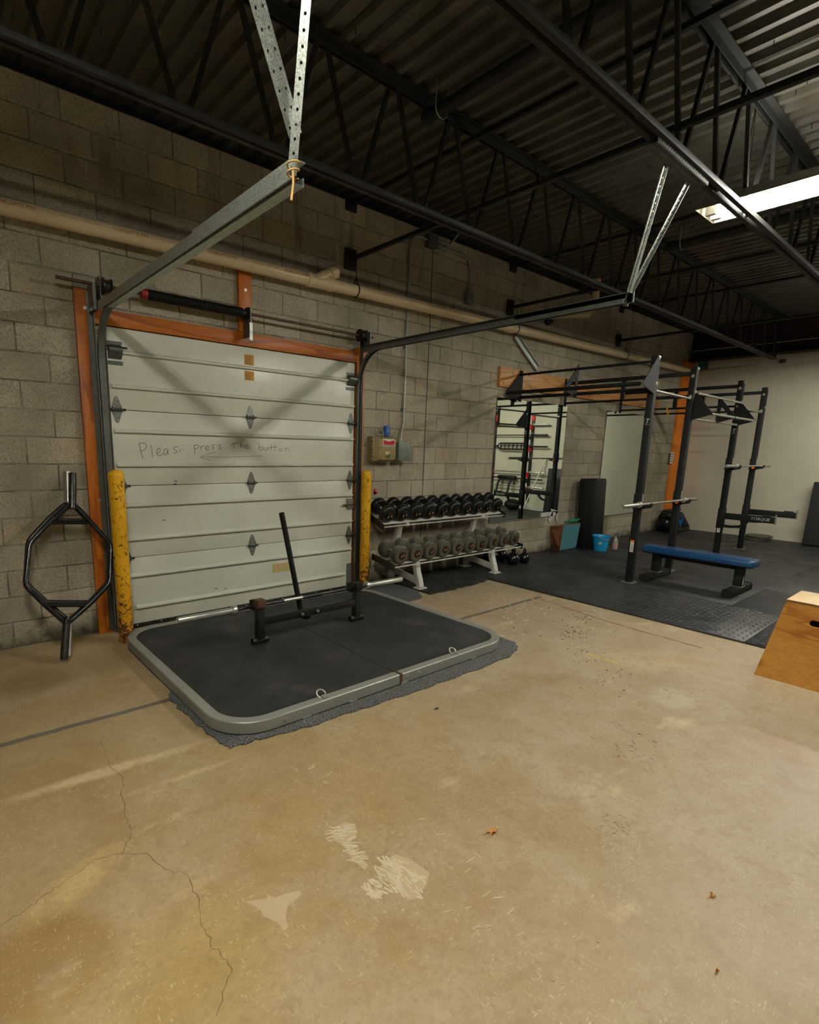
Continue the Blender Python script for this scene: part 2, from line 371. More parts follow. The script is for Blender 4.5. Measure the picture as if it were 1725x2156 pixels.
MT = dict(
    block=m_block(), mortar=m_mortar(), floor=m_floor(), whitewall=m_white_wall(), deck=m_deck(), door=m_door(), mirror=m_mirror(),
    orange_wood=m_wood('stained_orange_timber', (204, 116, 22), (150, 74, 10), 7, (1.2, 1.2, 0.16)),
    orange_beam=m_wood('stained_orange_header', (200, 112, 22), (144, 70, 10), 7, (0.16, 1.2, 1.2)),
    plank=m_wood('pale_timber_plank', (214, 158, 88), (172, 108, 48), 9, (0.22, 1.5, 2.2)),
    ply=m_wood('varnished_plywood', (222, 162, 72), (178, 108, 36), 6, (1.0, 0.30, 1.3), 0.35, False),
    ply_top=m_wood('pale_plywood_top', (224, 196, 152), (190, 156, 112), 6, (0.7, 0.7, 1), 0.5, False),
    ply_edge=m_wood('plywood_edge', (150, 104, 54), (96, 58, 26), 30, (0.4, 0.4, 6), 0.7, False),
    yellow=m_bollard(), joint_dark=simple('sealant_dark', (70, 60, 46), 0.9),
    galv=m_galv(), galv_dark=m_galv('weathered_track_steel', 0.42), galv_mid=m_galv('dull_galvanised', 0.7),
    joist=simple('joist_paint', (36, 36, 34), 0.62, 0.1, 0.3, 5), bridging=simple('bridging_steel', (26, 25, 24), 0.6, 0.1),
    bracket=simple('rusty_bracket', (34, 24, 20), 0.7, 0.1, 0.5, 12), beam=simple('dark_red_beam', (44, 20, 18), 0.7, 0.0, 0.3),
    pvc=simple('cream_pvc', (218, 198, 156), 0.34, 0.0, 0.08, 3), redink=simple('red_ink', (158, 30, 24), 0.6), ink=simple('marker_ink', (70, 70, 66), 0.7),
    rust_steel=simple('rusted_shaft', (88, 64, 48), 0.55, 0.4, 0.4, 20), spring=simple('black_spring', (20, 20, 20), 0.45, 0.2),
    redcone=simple('red_cone', (150, 30, 26), 0.5), dark_iron=simple('dark_iron', (28, 27, 26), 0.45, 0.3),
    rubber=m_rubber('black_rubber', (27, 28, 27)), rubber2=m_rubber('black_tread_rubber', (29, 31, 30), 0.40), platform_rubber=m_rubber('platform_rubber', (23, 23, 21), 0.7),
    carpet=m_carpet(), joint=m_rubber('joint_filler', (92, 86, 74), 0.9),
    frame_grey=worn('grey_frame_paint', (142, 144, 136), (86, 82, 74), 0.66, 12, 0.4, 0.2),
    rig=worn('black_rig_powdercoat', (25, 26, 25), (110, 108, 100), 0.71, 10, 0.64, spec=0.22), black_gloss=simple('black_gloss_paint', (22, 22, 22), 0.25),
    steel=simple('brushed_steel', (188, 186, 176), 0.36, 0.8, 0.12, 20), chrome=simple('chrome_sleeve', (206, 208, 200), 0.36, 0.8, 0.08), darksteel=simple('dark_steel', (60, 58, 54), 0.35, 0.7, 0.4, 30),
    bolt=simple('zinc_bolt', (196, 194, 184), 0.35, 0.8), white_paint=worn('white_rack_paint', (214, 212, 202), (150, 142, 126), 0.68, 12),
    iron_grey=worn('grey_hammertone_iron', (96, 93, 78), (62, 54, 42), 0.58, 18, 0.4, 0.3), black_plate=simple('black_dumbbell_rubber', (11, 11, 11), 0.42),
    black_db=simple('black_dumbbell_paint', (15, 15, 15), 0.25), orange_print=simple('orange_print', (214, 128, 46), 0.6), white_print=simple('white_print', (214, 212, 204), 0.6),
    black_foam=simple('black_foam_vinyl', (12, 12, 12), 0.5), grey_foam=simple('dark_grey_pad', (29, 31, 32), 0.55),
    blue_vinyl=simple('blue_vinyl', (10, 58, 100), 0.34, 0.0, 0.12), bucket=simple('cyan_plastic', (28, 158, 214), 0.35, 0.0, 0.06),
    teal=simple('teal_grip_face', (74, 132, 138), 0.8, 0.0, 0.1, 40), green=simple('green_band', (24, 140, 96), 0.5), brown_ply=m_wood('dark_plywood_side', (128, 82, 40), (84, 48, 20), 10, (0.6, 0.6, 0.3), 0.6, False),
    beige=simple('beige_enclosure', (150, 134, 90), 0.5, 0.1, 0.12), grey_box=simple('grey_junction_box', (120, 128, 120), 0.45, 0.2), label_red=simple('red_label', (196, 28, 40), 0.5), label_white=simple('white_label', (220, 214, 200), 0.6),
    label_black=simple('black_label', (26, 24, 24), 0.5), blue=simple('blue_can', (24, 92, 164), 0.4, 0.0, 0.08), cream=simple('cream_tag', (232, 190, 122), 0.6), green_btn=simple('green_button', (12, 110, 66), 0.3),
    orange_paint=simple('orange_column_paint', (236, 132, 30), 0.5, 0.0, 0.06, 4), sticker=simple('amber_sticker', (204, 146, 48), 0.6), old_tape=simple('old_yellow_tape', (206, 184, 122), 0.8, 0.0, 0.2, 30),
    orange_knob=simple('orange_knob', (240, 106, 30), 0.4), yellow_strap=simple('yellow_strap', (232, 172, 30), 0.7), red=simple('red_holder', (214, 34, 36), 0.45),
    plastic=simple('clear_grey_plastic', (150, 150, 140), 0.3), pink=simple('pink_liquid', (190, 146, 140), 0.4), tape=simple('white_tape', (206, 206, 200), 0.6), leaf=simple('dry_leaf', (190, 130, 58), 0.7, 0.0, 0.3, 60),
    crack=simple('crack_dark', (122, 98, 64), 0.9), old_paint=simple('worn_white_paint', (198, 184, 154), 0.8, 0.0, 0.1, 50), grey_mark=simple('pale_patch', (184, 164, 128), 0.75, 0.0, 0.05), yellow_tape=simple('yellow_line', (208, 190, 60), 0.7),
    dark_debris=simple('dark_debris', (58, 50, 40), 0.9), black_hole=simple('hole_black', (10, 10, 10), 0.8), twine=simple('twine', (176, 142, 86), 0.9), housing=simple('fixture_housing', (120, 112, 96), 0.5, 0.1), reflector=simple('white_reflector', (226, 224, 214), 0.35),
    teal_paint=simple('teal_paint', (40, 110, 104), 0.6), pvc_white=simple('white_pvc_stick', (222, 222, 214), 0.4), lens=emit('fluorescent_tube', LAMP_COL, LAMP), uplight=emit('fluorescent_slot', LAMP_COL, 50.0), greywall=simple('grey_side_wall', (104, 102, 96), 0.8),
)
# ================================================================== the setting
B = 0.2032
X0, X1, Y0, ZT = -8.5, 7.95, -11.0, 20*B          # room extents
DX0, DX1, DZ = -9*2*B, -3*2*B, 12*B             # door opening
# --- floor and everything that belongs to its surface
fl = MB(); fl.box(X0, X1+0.2, Y0, 0.2, -0.12, 0.0)
floor_o = struct('floor', fl, MT['floor'], 'worn tan concrete floor with cracks and scratches')
def ribbon(pts, w, z=0.0006, jitter=0.0):
    m = MB(); P = [V((p[0], p[1], z)) for p in pts]; vs = []
    for i, p in enumerate(P):
        d = (P[min(i+1, len(P)-1)]-P[max(i-1, 0)]).normalized(); s = V((-d.y, d.x, 0))
        ww = w*(0.5+random.random())*0.5 if jitter else w/2
        vs += [p+s*ww, p-s*ww]
    m.add(vs, [(2*i, 2*i+1, 2*i+3, 2*i+2) for i in range(len(P)-1)]); return m
def fpt(px, py): return at(px, py, 2, 0.0)
def jag(pts, n=5, amp=0.008):
    out = []
    for a, b in zip(pts, pts[1:]):
        for k in range(n):
            p = a.lerp(b, k/n); d = (b-a).normalized(); p = p+V((-d.y, d.x, 0))*random.uniform(-amp, amp); out.append(p)
    return out+[pts[-1]]
for name, px in (('crack', [(213, 1560), (232, 1612), (262, 1637), (256, 1672), (266, 1730), (281, 1745), (258, 1797)]),
                 ('crack', [(258, 1797), (230, 1800), (190, 1815), (135, 1858), (90, 1890), (50, 1920), (0, 1950)]),
                 ('crack', [(258, 1797), (310, 1795), (350, 1828), (400, 1845), (412, 1885), (430, 1950), (450, 1995), (485, 2030), (482, 2060), (455, 2140)])):
    obj(name, ribbon(jag([fpt(*q) for q in px]), 0.0028, 0.0007, 1), MT['crack'], floor_o)
jl = [fpt(-60, 1586), fpt(370, 1470)]
obj('control_joint', ribbon(jag(jl, 20, 0.003), 0.045), MT['joint'], floor_o)
obj('control_joint', ribbon(jag([V((-3.85, -1.575, 0)), V((0.36, -1.575, 0))], 30, 0.003), 0.045, 0.0005), MT['joint'], floor_o)
def blob(pxs, z=0.0009): 
    m = MB(); m.add([V((p.x, p.y, z)) for p in (fpt(*q) for q in pxs)], [tuple(range(len(pxs)))]); return m
obj('pale_patch', blob([(514, 1898), (560, 1893), (566, 1886), (578, 1891), (602, 1882), (632, 1875), (636, 1884), (606, 1908), (602, 1932), (607, 1952), (598, 1961), (586, 1944), (556, 1930), (548, 1914)]), MT['grey_mark'], floor_o)
obj('pale_patch', blob([(806, 1818), (832, 1798), (868, 1812), (905, 1838), (898, 1862), (876, 1892), (858, 1896), (842, 1874), (812, 1852), (796, 1834)], 0.0007), MT['grey_mark'], floor_o)
obj('pale_patch', blob([(712, 1738), (728, 1730), (748, 1738), (752, 1756), (738, 1772), (752, 1796), (776, 1822), (768, 1832), (742, 1808), (722, 1778), (700, 1768), (708, 1752)], 0.0007), MT['grey_mark'], floor_o)
# the worn white footprint-like paint marks: many small dashes
def dashes(cells, mat, name, z=0.0009, n=40, L=(8, 26), Wd=(2, 5), ang=(0.3, 0.9)):
    m = MB()
    for _ in range(n):
        cx0, cy0, cx1, cy1, hw = random.choice(cells); t = random.random(); s = random.uniform(-hw, hw)
        dx, dy = cx1-cx0, cy1-cy0; ln = math.hypot(dx, dy) or 1
        x = cx0+dx*t-dy/ln*s; y = cy0+dy*t+dx/ln*s; a = random.uniform(*ang); l = random.uniform(*L); w = random.uniform(*Wd)
        c, sn = math.cos(a), math.sin(a); q = [(x-c*l/2+sn*w/2, y-sn*l/2-c*w/2), (x+c*l/2+sn*w*random.uniform(.1, .6), y+sn*l/2-c*w*random.uniform(.1, .6)), (x+c*l/2-sn*w/2, y+sn*l/2+c*w/2), (x-c*l/2-sn*w*random.uniform(.1, .6), y-sn*l/2+c*w*random.uniform(.1, .6))]
        P = [fpt(*k) for k in q]; m.add([V((p.x, p.y, z+random.random()*0.0003)) for p in P], [(0, 1, 2, 3)])
    o = obj(name, m, mat, floor_o); o['kind'] = 'stuff'; return o
dashes([(715, 1740, 720, 1770, 24), (735, 1775, 760, 1815, 14)], MT['old_paint'], 'paint_mark', n=60, L=(8, 26), Wd=(1.5, 4), ang=(-0.5, 0.15))
dashes([(800, 1820, 850, 1850, 30), (820, 1850, 890, 1870, 24), (775, 1860, 800, 1885, 16)], MT['old_paint'], 'paint_mark', n=120, L=(8, 30), Wd=(2, 6), ang=(0.2, 1.1))
dashes([(600, 1640, 700, 1620, 30), (880, 1780, 1060, 1770, 60), (1080, 1990, 960, 1870, 50)], MT['old_paint'], 'scratch', n=26, L=(8, 22), Wd=(1, 2.4), ang=(-0.8, 0.6))
dashes([(1180, 1330, 1250, 1320, 26), (1130, 1300, 1290, 1360, 40), (1200, 1400, 1330, 1430, 50)], MT['dark_debris'], 'debris', n=90, L=(2, 5), Wd=(0.8, 1.8), ang=(-0.8, 0.8))
dashes([(1250, 1730, 1330, 1740, 20), (1290, 1560, 1380, 1590, 40), (800, 1380, 1500, 1900, 340)], MT['dark_debris'], 'scuff', n=80, L=(3, 11), Wd=(0.5, 1.2), ang=(0.2, 0.7))
dashes([(1060, 1300, 1240, 1320, 50), (990, 1270, 1120, 1290, 30)], MT['old_paint'], 'plaster_fleck', n=70, L=(2, 7), Wd=(1.2, 3), ang=(-0.8, 0.8))
obj('yellow_line', ribbon([fpt(1236, 1376), fpt(1305, 1398)], 0.012, 0.0009), MT['yellow_tape'], floor_o)
obj('rust_line', ribbon(jag([fpt(1140, 1262), fpt(1260, 1303), fpt(1380, 1337), fpt(1480, 1365)], 6, 0.01), 0.02, 0.0008, 1), MT['crack'], floor_o)

# --- block wall: mortar bed with single blocks proud of it
wm = MB()
for a, b, c, d in ((X0, DX0, 0, ZT), (DX1, X1+0.2, 0, ZT), (DX0, DX1, DZ, ZT)): wm.box(a, b, 0.006, 0.2, c, d)
wall_l = struct('wall_left', wm, MT['mortar'], 'bare cinder block wall with a loading door')
def block_mesh(w, h=B):
    g, e, dp = 0.0045, 0.004, 0.03
    x0, x1, z0, z1 = g, w-g, g, h-g; m = MB()
    m.add([(x0, dp, z0), (x1, dp, z0), (x1, dp, z1), (x0, dp, z1), (x0, e, z0), (x1, e, z0), (x1, e, z1), (x0, e, z1),
           (x0+e, 0, z0+e), (x1-e, 0, z0+e), (x1-e, 0, z1-e), (x0+e, 0, z1-e)],
          [(8, 9, 10, 11)]+[(4+i, 4+(i+1)%4, 8+(i+1)%4, 8+i) for i in range(4)]+[(i, (i+1)%4, 4+(i+1)%4, 4+i) for i in range(4)])
    return m
blocks = []
for row in range(20):
    off = B if row % 2 else 0.0; i = math.floor((X0-off)/(2*B))
    while i*2*B+off < X1:
        a, b = max(i*2*B+off, X0), min((i+1)*2*B+off, X1); i += 1
        segs = [(a, 0.0), (0.0, b)] if a < -1e-6 and b > 1e-6 else [(a, b)]
        for p, q in segs:
            if row < 12 and q > DX0 and p < DX1:
                if p < DX0-1e-6: q = DX0
                elif q > DX1+1e-6: p = DX1
                else: continue
            if q-p > 0.03: blocks.append((p, q, row))
def seen(b):
    p = V(((b[0]+b[1])/2, 0, (b[2]+.5)*B))-CAM; w = p.dot(_f)
    if w < 0.1: return 0
    x, y = PPX+FOC*p.dot(_r)/w, PPY-FOC*p.dot(_u)/w
    return (b[1]-b[0])/p.length**2 if (-150 < x < W_+50 and -150 < y < H_) else 0
blocks.sort(key=seen, reverse=True)
cache = {}
rest = MB()
for k, (p, q, row) in enumerate(blocks):
    pr = random.uniform(0.0, 0.003)
    if k < 295:
        key = round(q-p, 3)
        if key not in cache:
            o = obj('block', block_mesh(q-p), MT['block'], wall_l); cache[key] = o.data
        else:
            o = bpy.data.objects.new('block', cache[key]); COL.objects.link(o); o.parent = wall_l
        o.location = (p, pr, row*B)
    else:
        m = block_mesh(q-p); rest.add([v+V((p, pr, row*B)) for v in m.v], m.f)
ro = obj('far_block', rest, MT['block'], wall_l); ro['kind'] = 'stuff'
obj('expansion_joint', MB().box(-0.006, 0.006, 0.002, 0.01, 0, ZT), MT['joint_dark'], wall_l)

# --- far white wall with the dark steel above it, and the two walls behind the camera
struct('wall_back', MB().box(X1, X1+0.2, Y0, 0.0, 0, 4.3), MT['whitewall'], 'white painted end wall')
struct('wall_right', MB().box(X0, X1+0.2, Y0-0.2, Y0, 0, 4.3), MT['greywall'], 'grey painted side wall')
struct('wall_front', MB().box(X0-0.2, X0, Y0, 0.2, 0, 4.3), MT['greywall'], 'grey painted wall behind')
hb = MB(); hb.box(X1-0.26, X1-0.0005, Y0, -0.0005, 3.52, 3.54); hb.box(X1-0.14, X1-0.12, Y0, -0.0005, 3.54, 4.10); hb.box(X1-0.26, X1-0.0005, Y0, -0.0005, 4.08, 4.10)
struct('trim_1', hb, MT['beam'], 'dark red steel beam over the white wall')
struct('trim_2', MB().box(7.43, 7.949, -0.045, -0.0005, 0, 3.5), MT['orange_paint'], 'bright orange painted corner strip', bevel=0.003)
sg = MB(); a = at(1414, 961, 1, -0.05); sg.box(a.x-0.04, a.x+0.12, -0.049, -0.0455, 1.42, 1.66)
tag(obj('paper_sign', sg, MT['label_white']), 'white paper notice taped to the orange corner strip', 'sign')
ps = MB()
for k in range(4): ps.box(a.x-0.02, a.x+0.08, -0.0495, -0.0491, 1.615-k*0.052, 1.63-k*0.052)
obj('print_line', ps, MT['label_black'], bpy.data.objects['paper_sign'])
tag(obj('wall_bracket', MB().box(7.92, 7.949, -0.30, -0.12, 3.36, 3.50), MT['teal_paint']), 'teal painted plate high in the corner beside the beam', 'plate')

# --- corrugated roof deck
ZD = 4.135
dk = MB(); prof = []; x = X0-0.3
while x < X1+0.3:
    prof += [(x, ZD), (x+0.042, ZD), (x+0.058, ZD+0.04), (x+0.136, ZD+0.04)]; x += 0.1524
n = len(prof); dk.add([(a, Y0-0.2, z) for a, z in prof]+[(a, 0.25, z) for a, z in prof], [(i, i+1, n+i+1, n+i) for i in range(n-1)])
dk.box(X0-0.2, X1+0.2, Y0-0.2, 0.25, ZD+0.06, ZD+0.12)
ceil_o = struct('ceiling', dk, MT['deck'], 'corrugated steel roof deck')
sc = MB()
for _ in range(260):
    x = random.uniform(-4.5, 5.5); y = random.uniform(-4.6, -0.1); sc.cyl((x, y, ZD), (x, y, ZD-random.uniform(.03, .05)), 0.0028, 5)
so = obj('deck_screw', sc, MT['dark_iron'], ceil_o); so['kind'] = 'stuff'

# --- open-web joists
def joist(y, phase, label):
    zb, zt = 3.385, 4.10
    t = thing('roof_joist', label, 'joist', (0, y, zb), 'open web roof joists')
    xa, xb = X0, X1-0.14
    m = MB()
    for s in (-1, 1):
        m.box(xa, xb, y+s*0.014, y+s*0.066, zt+0.025, zt+0.032); m.box(xa, xb, y+s*0.014, y+s*0.021, zt-0.028, zt+0.032) if s > 0 else m.box(xa, xb, y-0.021, y-0.014, zt-0.028, zt+0.032)
    obj('top_chord', m, MT['joist'], t)
    for s in (-1, 1):
        m = MB(); yy = y+s*0.03
        m.sweep([(xa+0.3, yy, zb), (xb-0.35, yy, zb)], [(-0.016, -0.018), (0.016, -0.018), (0.02, -0.006), (0.02, 0.012), (-0.02, 0.012), (-0.02, -0.006)])
        obj('bottom_chord', m, MT['joist'], t)
    P = 0.612; k = math.floor((xa-phase)/P)+1
    while phase+k*P < xb:
        xn = phase+k*P
        for s in (-1, 1):
            if xa < xn+s*P/2 < xb:
                obj('web', MB().bar((xn+s*0.035, y, zt), (xn+s*(P/2-0.035), y, zb), 0.026, 0.026), MT['joist'], t)
        k += 1
    return t
joist(-1.56, -2.06, 'dark open web steel joist running closest to the block wall')
joist(-3.17, -0.85, 'dark open web steel joist that the fluorescent fixture passes through')
joist(-4.78, -1.4, 'dark open web steel joist running over the open concrete floor')
# --- bridging bars between the joists with their wall brackets
def bridging(x, z, label, blabel, sz=(0.07, 0.10)):
    o = obj('bridging_bar', MB().bar((x, -0.03, z), (x, Y0+0.05, z), 0.035, 0.035), MT['bridging']); tag(o, label, 'bar', 'roof bridging bars')
    b = obj('wall_bracket', MB().box(x-sz[0], x+sz[0], -0.03, -0.003, z-sz[1], z+sz[1]), MT['bracket'], bevel=0.004); tag(b, blabel, 'bracket', 'bridging bar brackets on the wall')
for x, nm in ((-1.23, 'above the right side of the white door'), (1.52, 'above the galvanised diagonal strut'), (4.62, 'above the rig and far mirror')):
    bridging(x, 3.51, 'dark lower bridging bar under the roof '+nm, 'dark rusty lower plate on the block wall '+nm)
    bridging(x, 4.03, 'dark upper bridging bar under the deck '+nm, 'dark rusty upper plate near the wall top '+nm, (0.065, 0.07))
for x0, ye, xo, lab in ((-1.80, -1.66, 0, 'black iron gas pipe under the deck over the loading door'), (2.05, -1.80, 0, 'black iron gas pipe under the deck past the lit fixture')):
    t = thing('gas_pipe', lab, 'pipe', (x0, ye, 3.96), 'black gas pipes under the roof deck')
    obj('pipe', MB().cyl((x0, ye, 3.96), (x0, Y0+0.02, 3.96), 0.042, 14), MT['bridging'], t)
    obj('end_cap', MB().lathe([(0.0, -0.02), (0.05, -0.01), (0.055, 0.03), (0.05, 0.07), (0.042, 0.075)], (x0, ye+0.03, 3.96), (0, -1, 0), 14), MT['bridging'], t)
    hp = [V((x0+0.06*math.cos(a), ye-0.12, 3.96-0.06*math.sin(a))) for a in [math.pi*q/8 for q in range(9)]]
    obj('hanger_loop', MB().tube([V((x0+0.06, ye-0.12, 4.12))]+hp+[V((x0-0.06, ye-0.12, 4.12))], 0.006, 6), MT['galv_mid'], t)
for x, z, lab in ((-0.30, 4.0, 'thin grey conduit under the roof crossing behind the perforated hangers'), (7.5, 3.68, 'thin grey conduit crossing in front of the dark red beam')):
    tag(obj('ceiling_conduit', MB().cyl((x, -0.02, z), (x, Y0+0.02, z), 0.011, 8), MT['galv_mid']), lab, 'conduit')

# --- fluorescent fixtures (only these light the room)
def fixture(x, y0, y1, z, label):
    t = thing('fluorescent_fixture', label, 'light', (x, (y0+y1)/2, z), 'hanging fluorescent fixtures')
    L, hw = abs(y1-y0), 0.185; yc = (y0+y1)/2
    h = MB(); pr = [(-hw, 0.0), (-hw, 0.012), (-0.085, 0.088), (-0.075, 0.10), (0.075, 0.10), (0.085, 0.088), (hw, 0.012), (hw, 0.0), (hw-0.004, 0.0), (0.072, 0.085), (-0.072, 0.085), (-hw+0.004, 0.0)]
    h.sweep([(x, y1, z), (x, y0, z)], pr, cap=False)
    for yy in (y0, y1): h.prism([(x+a, yy-0.001, z+b) for a, b in pr[:8]], (0, 0.002, 0))
    obj('housing', h, MT['housing'], t)
    rf = MB(); rf.sweep([(x, y0-0.006, z), (x, y1+0.006, z)], [(-hw+0.006, 0.001), (-0.073, 0.083), (0.073, 0.083), (hw-0.006, 0.001), (hw-0.007, 0.0005), (0.072, 0.082), (-0.072, 0.082), (-hw+0.007, 0.0005)], cap=False)
    obj('reflector', rf, MT['reflector'], t)
    for s in (-1, 1):
        obj('tube', MB().cyl((x+s*0.055, y0-0.10, z+0.010), (x+s*0.055, y1+0.10, z+0.010), 0.0135, 12), MT['lens'], t)
        for yy, d in ((y0-0.03, -1), (y1+0.03, 1)): obj('socket', MB().box(x+s*0.055-0.018, x+s*0.055+0.018, min(yy, yy+d*0.07), max(yy, yy+d*0.07), z-0.018, z+0.082), MT['reflector'], t)
    for s in (-1, 1):
        q = MB(); q.add([(x+s*0.030, y0-0.15, z+0.1015), (x+s*0.060, y0-0.15, z+0.1015), (x+s*0.060, y1+0.15, z+0.1015), (x+s*0.030, y1+0.15, z+0.1015)], [(0, 1, 2, 3)])
        obj('uplight_slot', q, MT['uplight'], t, flat=True)
    for yy in (y0-0.25, y1+0.25):
        for s in (-1, 1): obj('chain', MB().cyl((x+s*0.07, yy, z+0.10), (x, yy, 4.13), 0.003, 6), MT['dark_iron'], t)
    return t
fixture(0.05, -2.89, -5.33, 3.44, 'lit fluorescent fixture with angled housing crossing the middle joist')
fixture(-4.80, -2.95, -5.39, 3.44, 'lit fluorescent fixture hanging over the hex bars side')
fixture(4.85, -2.95, -5.39, 3.44, 'lit fluorescent fixture hanging over the power rig side')
# ================================================================== loading door
DL, DR, YF = -3.665, -1.175, -0.055          # door leaf, front face
gd = thing('garage_door', 'white ribbed sectional loading door with handwriting', 'door', ((DL+DR)/2, YF, 0))
zs = [0.035, 0.63, 1.245, 1.86, 2.49]
ribz = [[0.185, 0.47], [0.79, 1.08], [1.415, 1.69], [2.04, 2.305]]
def rib_prof(zc):
    return [(0, zc-0.012), (-0.026, zc-0.010), (-0.030, zc-0.004), (-0.030, zc+0.004), (-0.022, zc+0.012), (0, zc+0.020)]
for i in range(4):
    s = obj('door_section', MB().box(DL, DR, YF, YF+0.045, zs[i]+0.0025, zs[i+1]-0.0025), MT['door'], gd, bevel=0.002)
    for k, zc in enumerate(ribz[i]):
        e = 0.10 if (i == 0 and k == 0) else 0.015
        obj('rib', MB().prism([(DL+e, YF+a, z) for a, z in rib_prof(zc)], (DR-DL-2*e, 0, 0)), MT['door'], s)
obj('bottom_seal', MB().box(DL-0.02, DR+0.02, YF-0.012, YF+0.05, 0.0, 0.04), MT['black_foam'], gd, bevel=0.004)
bs = MB()
for k in range(12): bs.cyl((DL+0.1+k*0.21, YF-0.016, 0.028), (DL+0.1+k*0.21, YF-0.011, 0.028), 0.007, 8)
obj('seal_screw', bs, MT['bolt'], gd)
def hinge(x, z, side=0):
    m = MB(); w, h = 0.042, 0.105
    up = [(x-w, YF-0.004, z+0.012), (x+w, YF-0.004, z+0.012), (x+w*0.35, YF-0.004, z+h-0.012), (x+w*0.15, YF-0.004, z+h), (x-w*0.15, YF-0.004, z+h), (x-w*0.35, YF-0.004, z+h-0.012)]
    m.prism(up, (0, 0.003, 0)); m.prism([V((p[0], p[1], 2*z-p[2])) for p in reversed(up)], (0, 0.003, 0))
    h_ = obj('hinge', m, MT['galv_mid'], gd)
    obj('pin', MB().cyl((x-w-0.01, YF-0.02, z), (x+w+(0.022 if side else 0.012), YF-0.02, z), 0.009, 10), MT['darksteel'], h_)
    q = MB(); q.prism([(x-w, YF-0.003, z-0.02), (x+w, YF-0.003, z-0.02), (x+w, YF-0.03, z), (x+w, YF-0.003, z+0.02), (x-w, YF-0.003, z+0.02), (x-w, YF-0.03, z)][0:3]+[(x-w, YF-0.03, z)], (0, 0, 0.004)); q.prism([(x+w*0.8, YF, z-0.03), (x+w*0.8, YF-0.032, z), (x+w*0.8, YF, z+0.03)], (0.004, 0, 0)); q.prism([(x-w*0.8, YF, z-0.03), (x-w*0.8, YF-0.032, z), (x-w*0.8, YF, z+0.03)], (0.004, 0, 0))
    obj('knuckle', q, MT['galv_mid'], h_)
    b = MB()
    for dz in (0.085, 0.045, -0.045, -0.085): b.cyl((x, YF-0.009, z+dz), (x, YF-0.003, z+dz), 0.008, 6)
    obj('bolt', b, MT['bolt'], h_)
for z in (0.63, 1.245, 1.86):
    hinge(-2.43, z); hinge(DL+0.045, z, 1); hinge(DR-0.045, z, 1)
for x, s in ((DL+0.055, 1), (DR-0.055, -1)):
    m = MB(); m.box(x-0.06, x+0.06, YF-0.004, YF, 2.36, 2.385); m.box(x-0.06, x+0.06, YF-0.004, YF, 2.205, 2.235)
    m.prism([(x-0.05, YF, 2.36), (x-0.05, YF-0.06, 2.33), (x-0.05, YF-0.06, 2.31), (x-0.05, YF, 2.25)], (0.10, 0, 0))
    c = obj('top_roller_bracket', m, MT['galv_dark'], gd); obj('pin', MB().cyl((x-0.085, YF-0.05, 2.335), (x+0.085, YF-0.05, 2.335), 0.008, 10), MT['darksteel'], c)
    obj('bottom_corner_plate', MB().box(x-0.035-(0.02 if s > 0 else -0.02), x+0.035-(0.02 if s > 0 else -0.02), YF-0.006, YF-0.001, 0.05, 0.30), MT['galv_mid'], gd)
lk = MB(); lk.box(DR-0.085, DR-0.005, YF-0.03, YF, 0.93, 1.04); o = obj('latch', lk, MT['galv_mid'], gd, bevel=0.004)
obj('bolt_bar', MB().cyl((DR-0.15, YF-0.028, 0.975), (DR-0.02, YF-0.028, 0.975), 0.009, 8), MT['rust_steel'], o)
# amber instruction sticker in two pieces (a rib runs across it) with lines of print
for z0, z1 in ((2.332, 2.425), (2.195, 2.28)):
    s = obj('warning_sticker', MB().box(-2.478, -2.380, YF-0.0012, YF-0.0004, z0, z1), MT['sticker'], gd)
    m = MB(); z = z1-0.012
    while z > z0+0.008: m.box(-2.468, -2.468+random.uniform(0.055, 0.08), YF-0.0017, YF-0.0013, z-0.003, z); z -= 0.011
    obj('print_line', m, MT['rust_steel'], s)
obj('old_tape', MB().box(-2.207, -1.995, YF-0.0012, YF-0.0004, 0.315, 0.408), MT['old_tape'], gd)
sm = MB()
for px, py in ((455, 1239), (475, 1239), (345, 1095), (370, 1013), (369, 1019)):
    p = at(px, py, 1, YF); sm.box(p.x-0.014, p.x+0.014, YF-0.001, YF-0.0004, p.z-0.003, p.z+0.003)
obj('scuff', sm, MT['dark_debris'], gd)
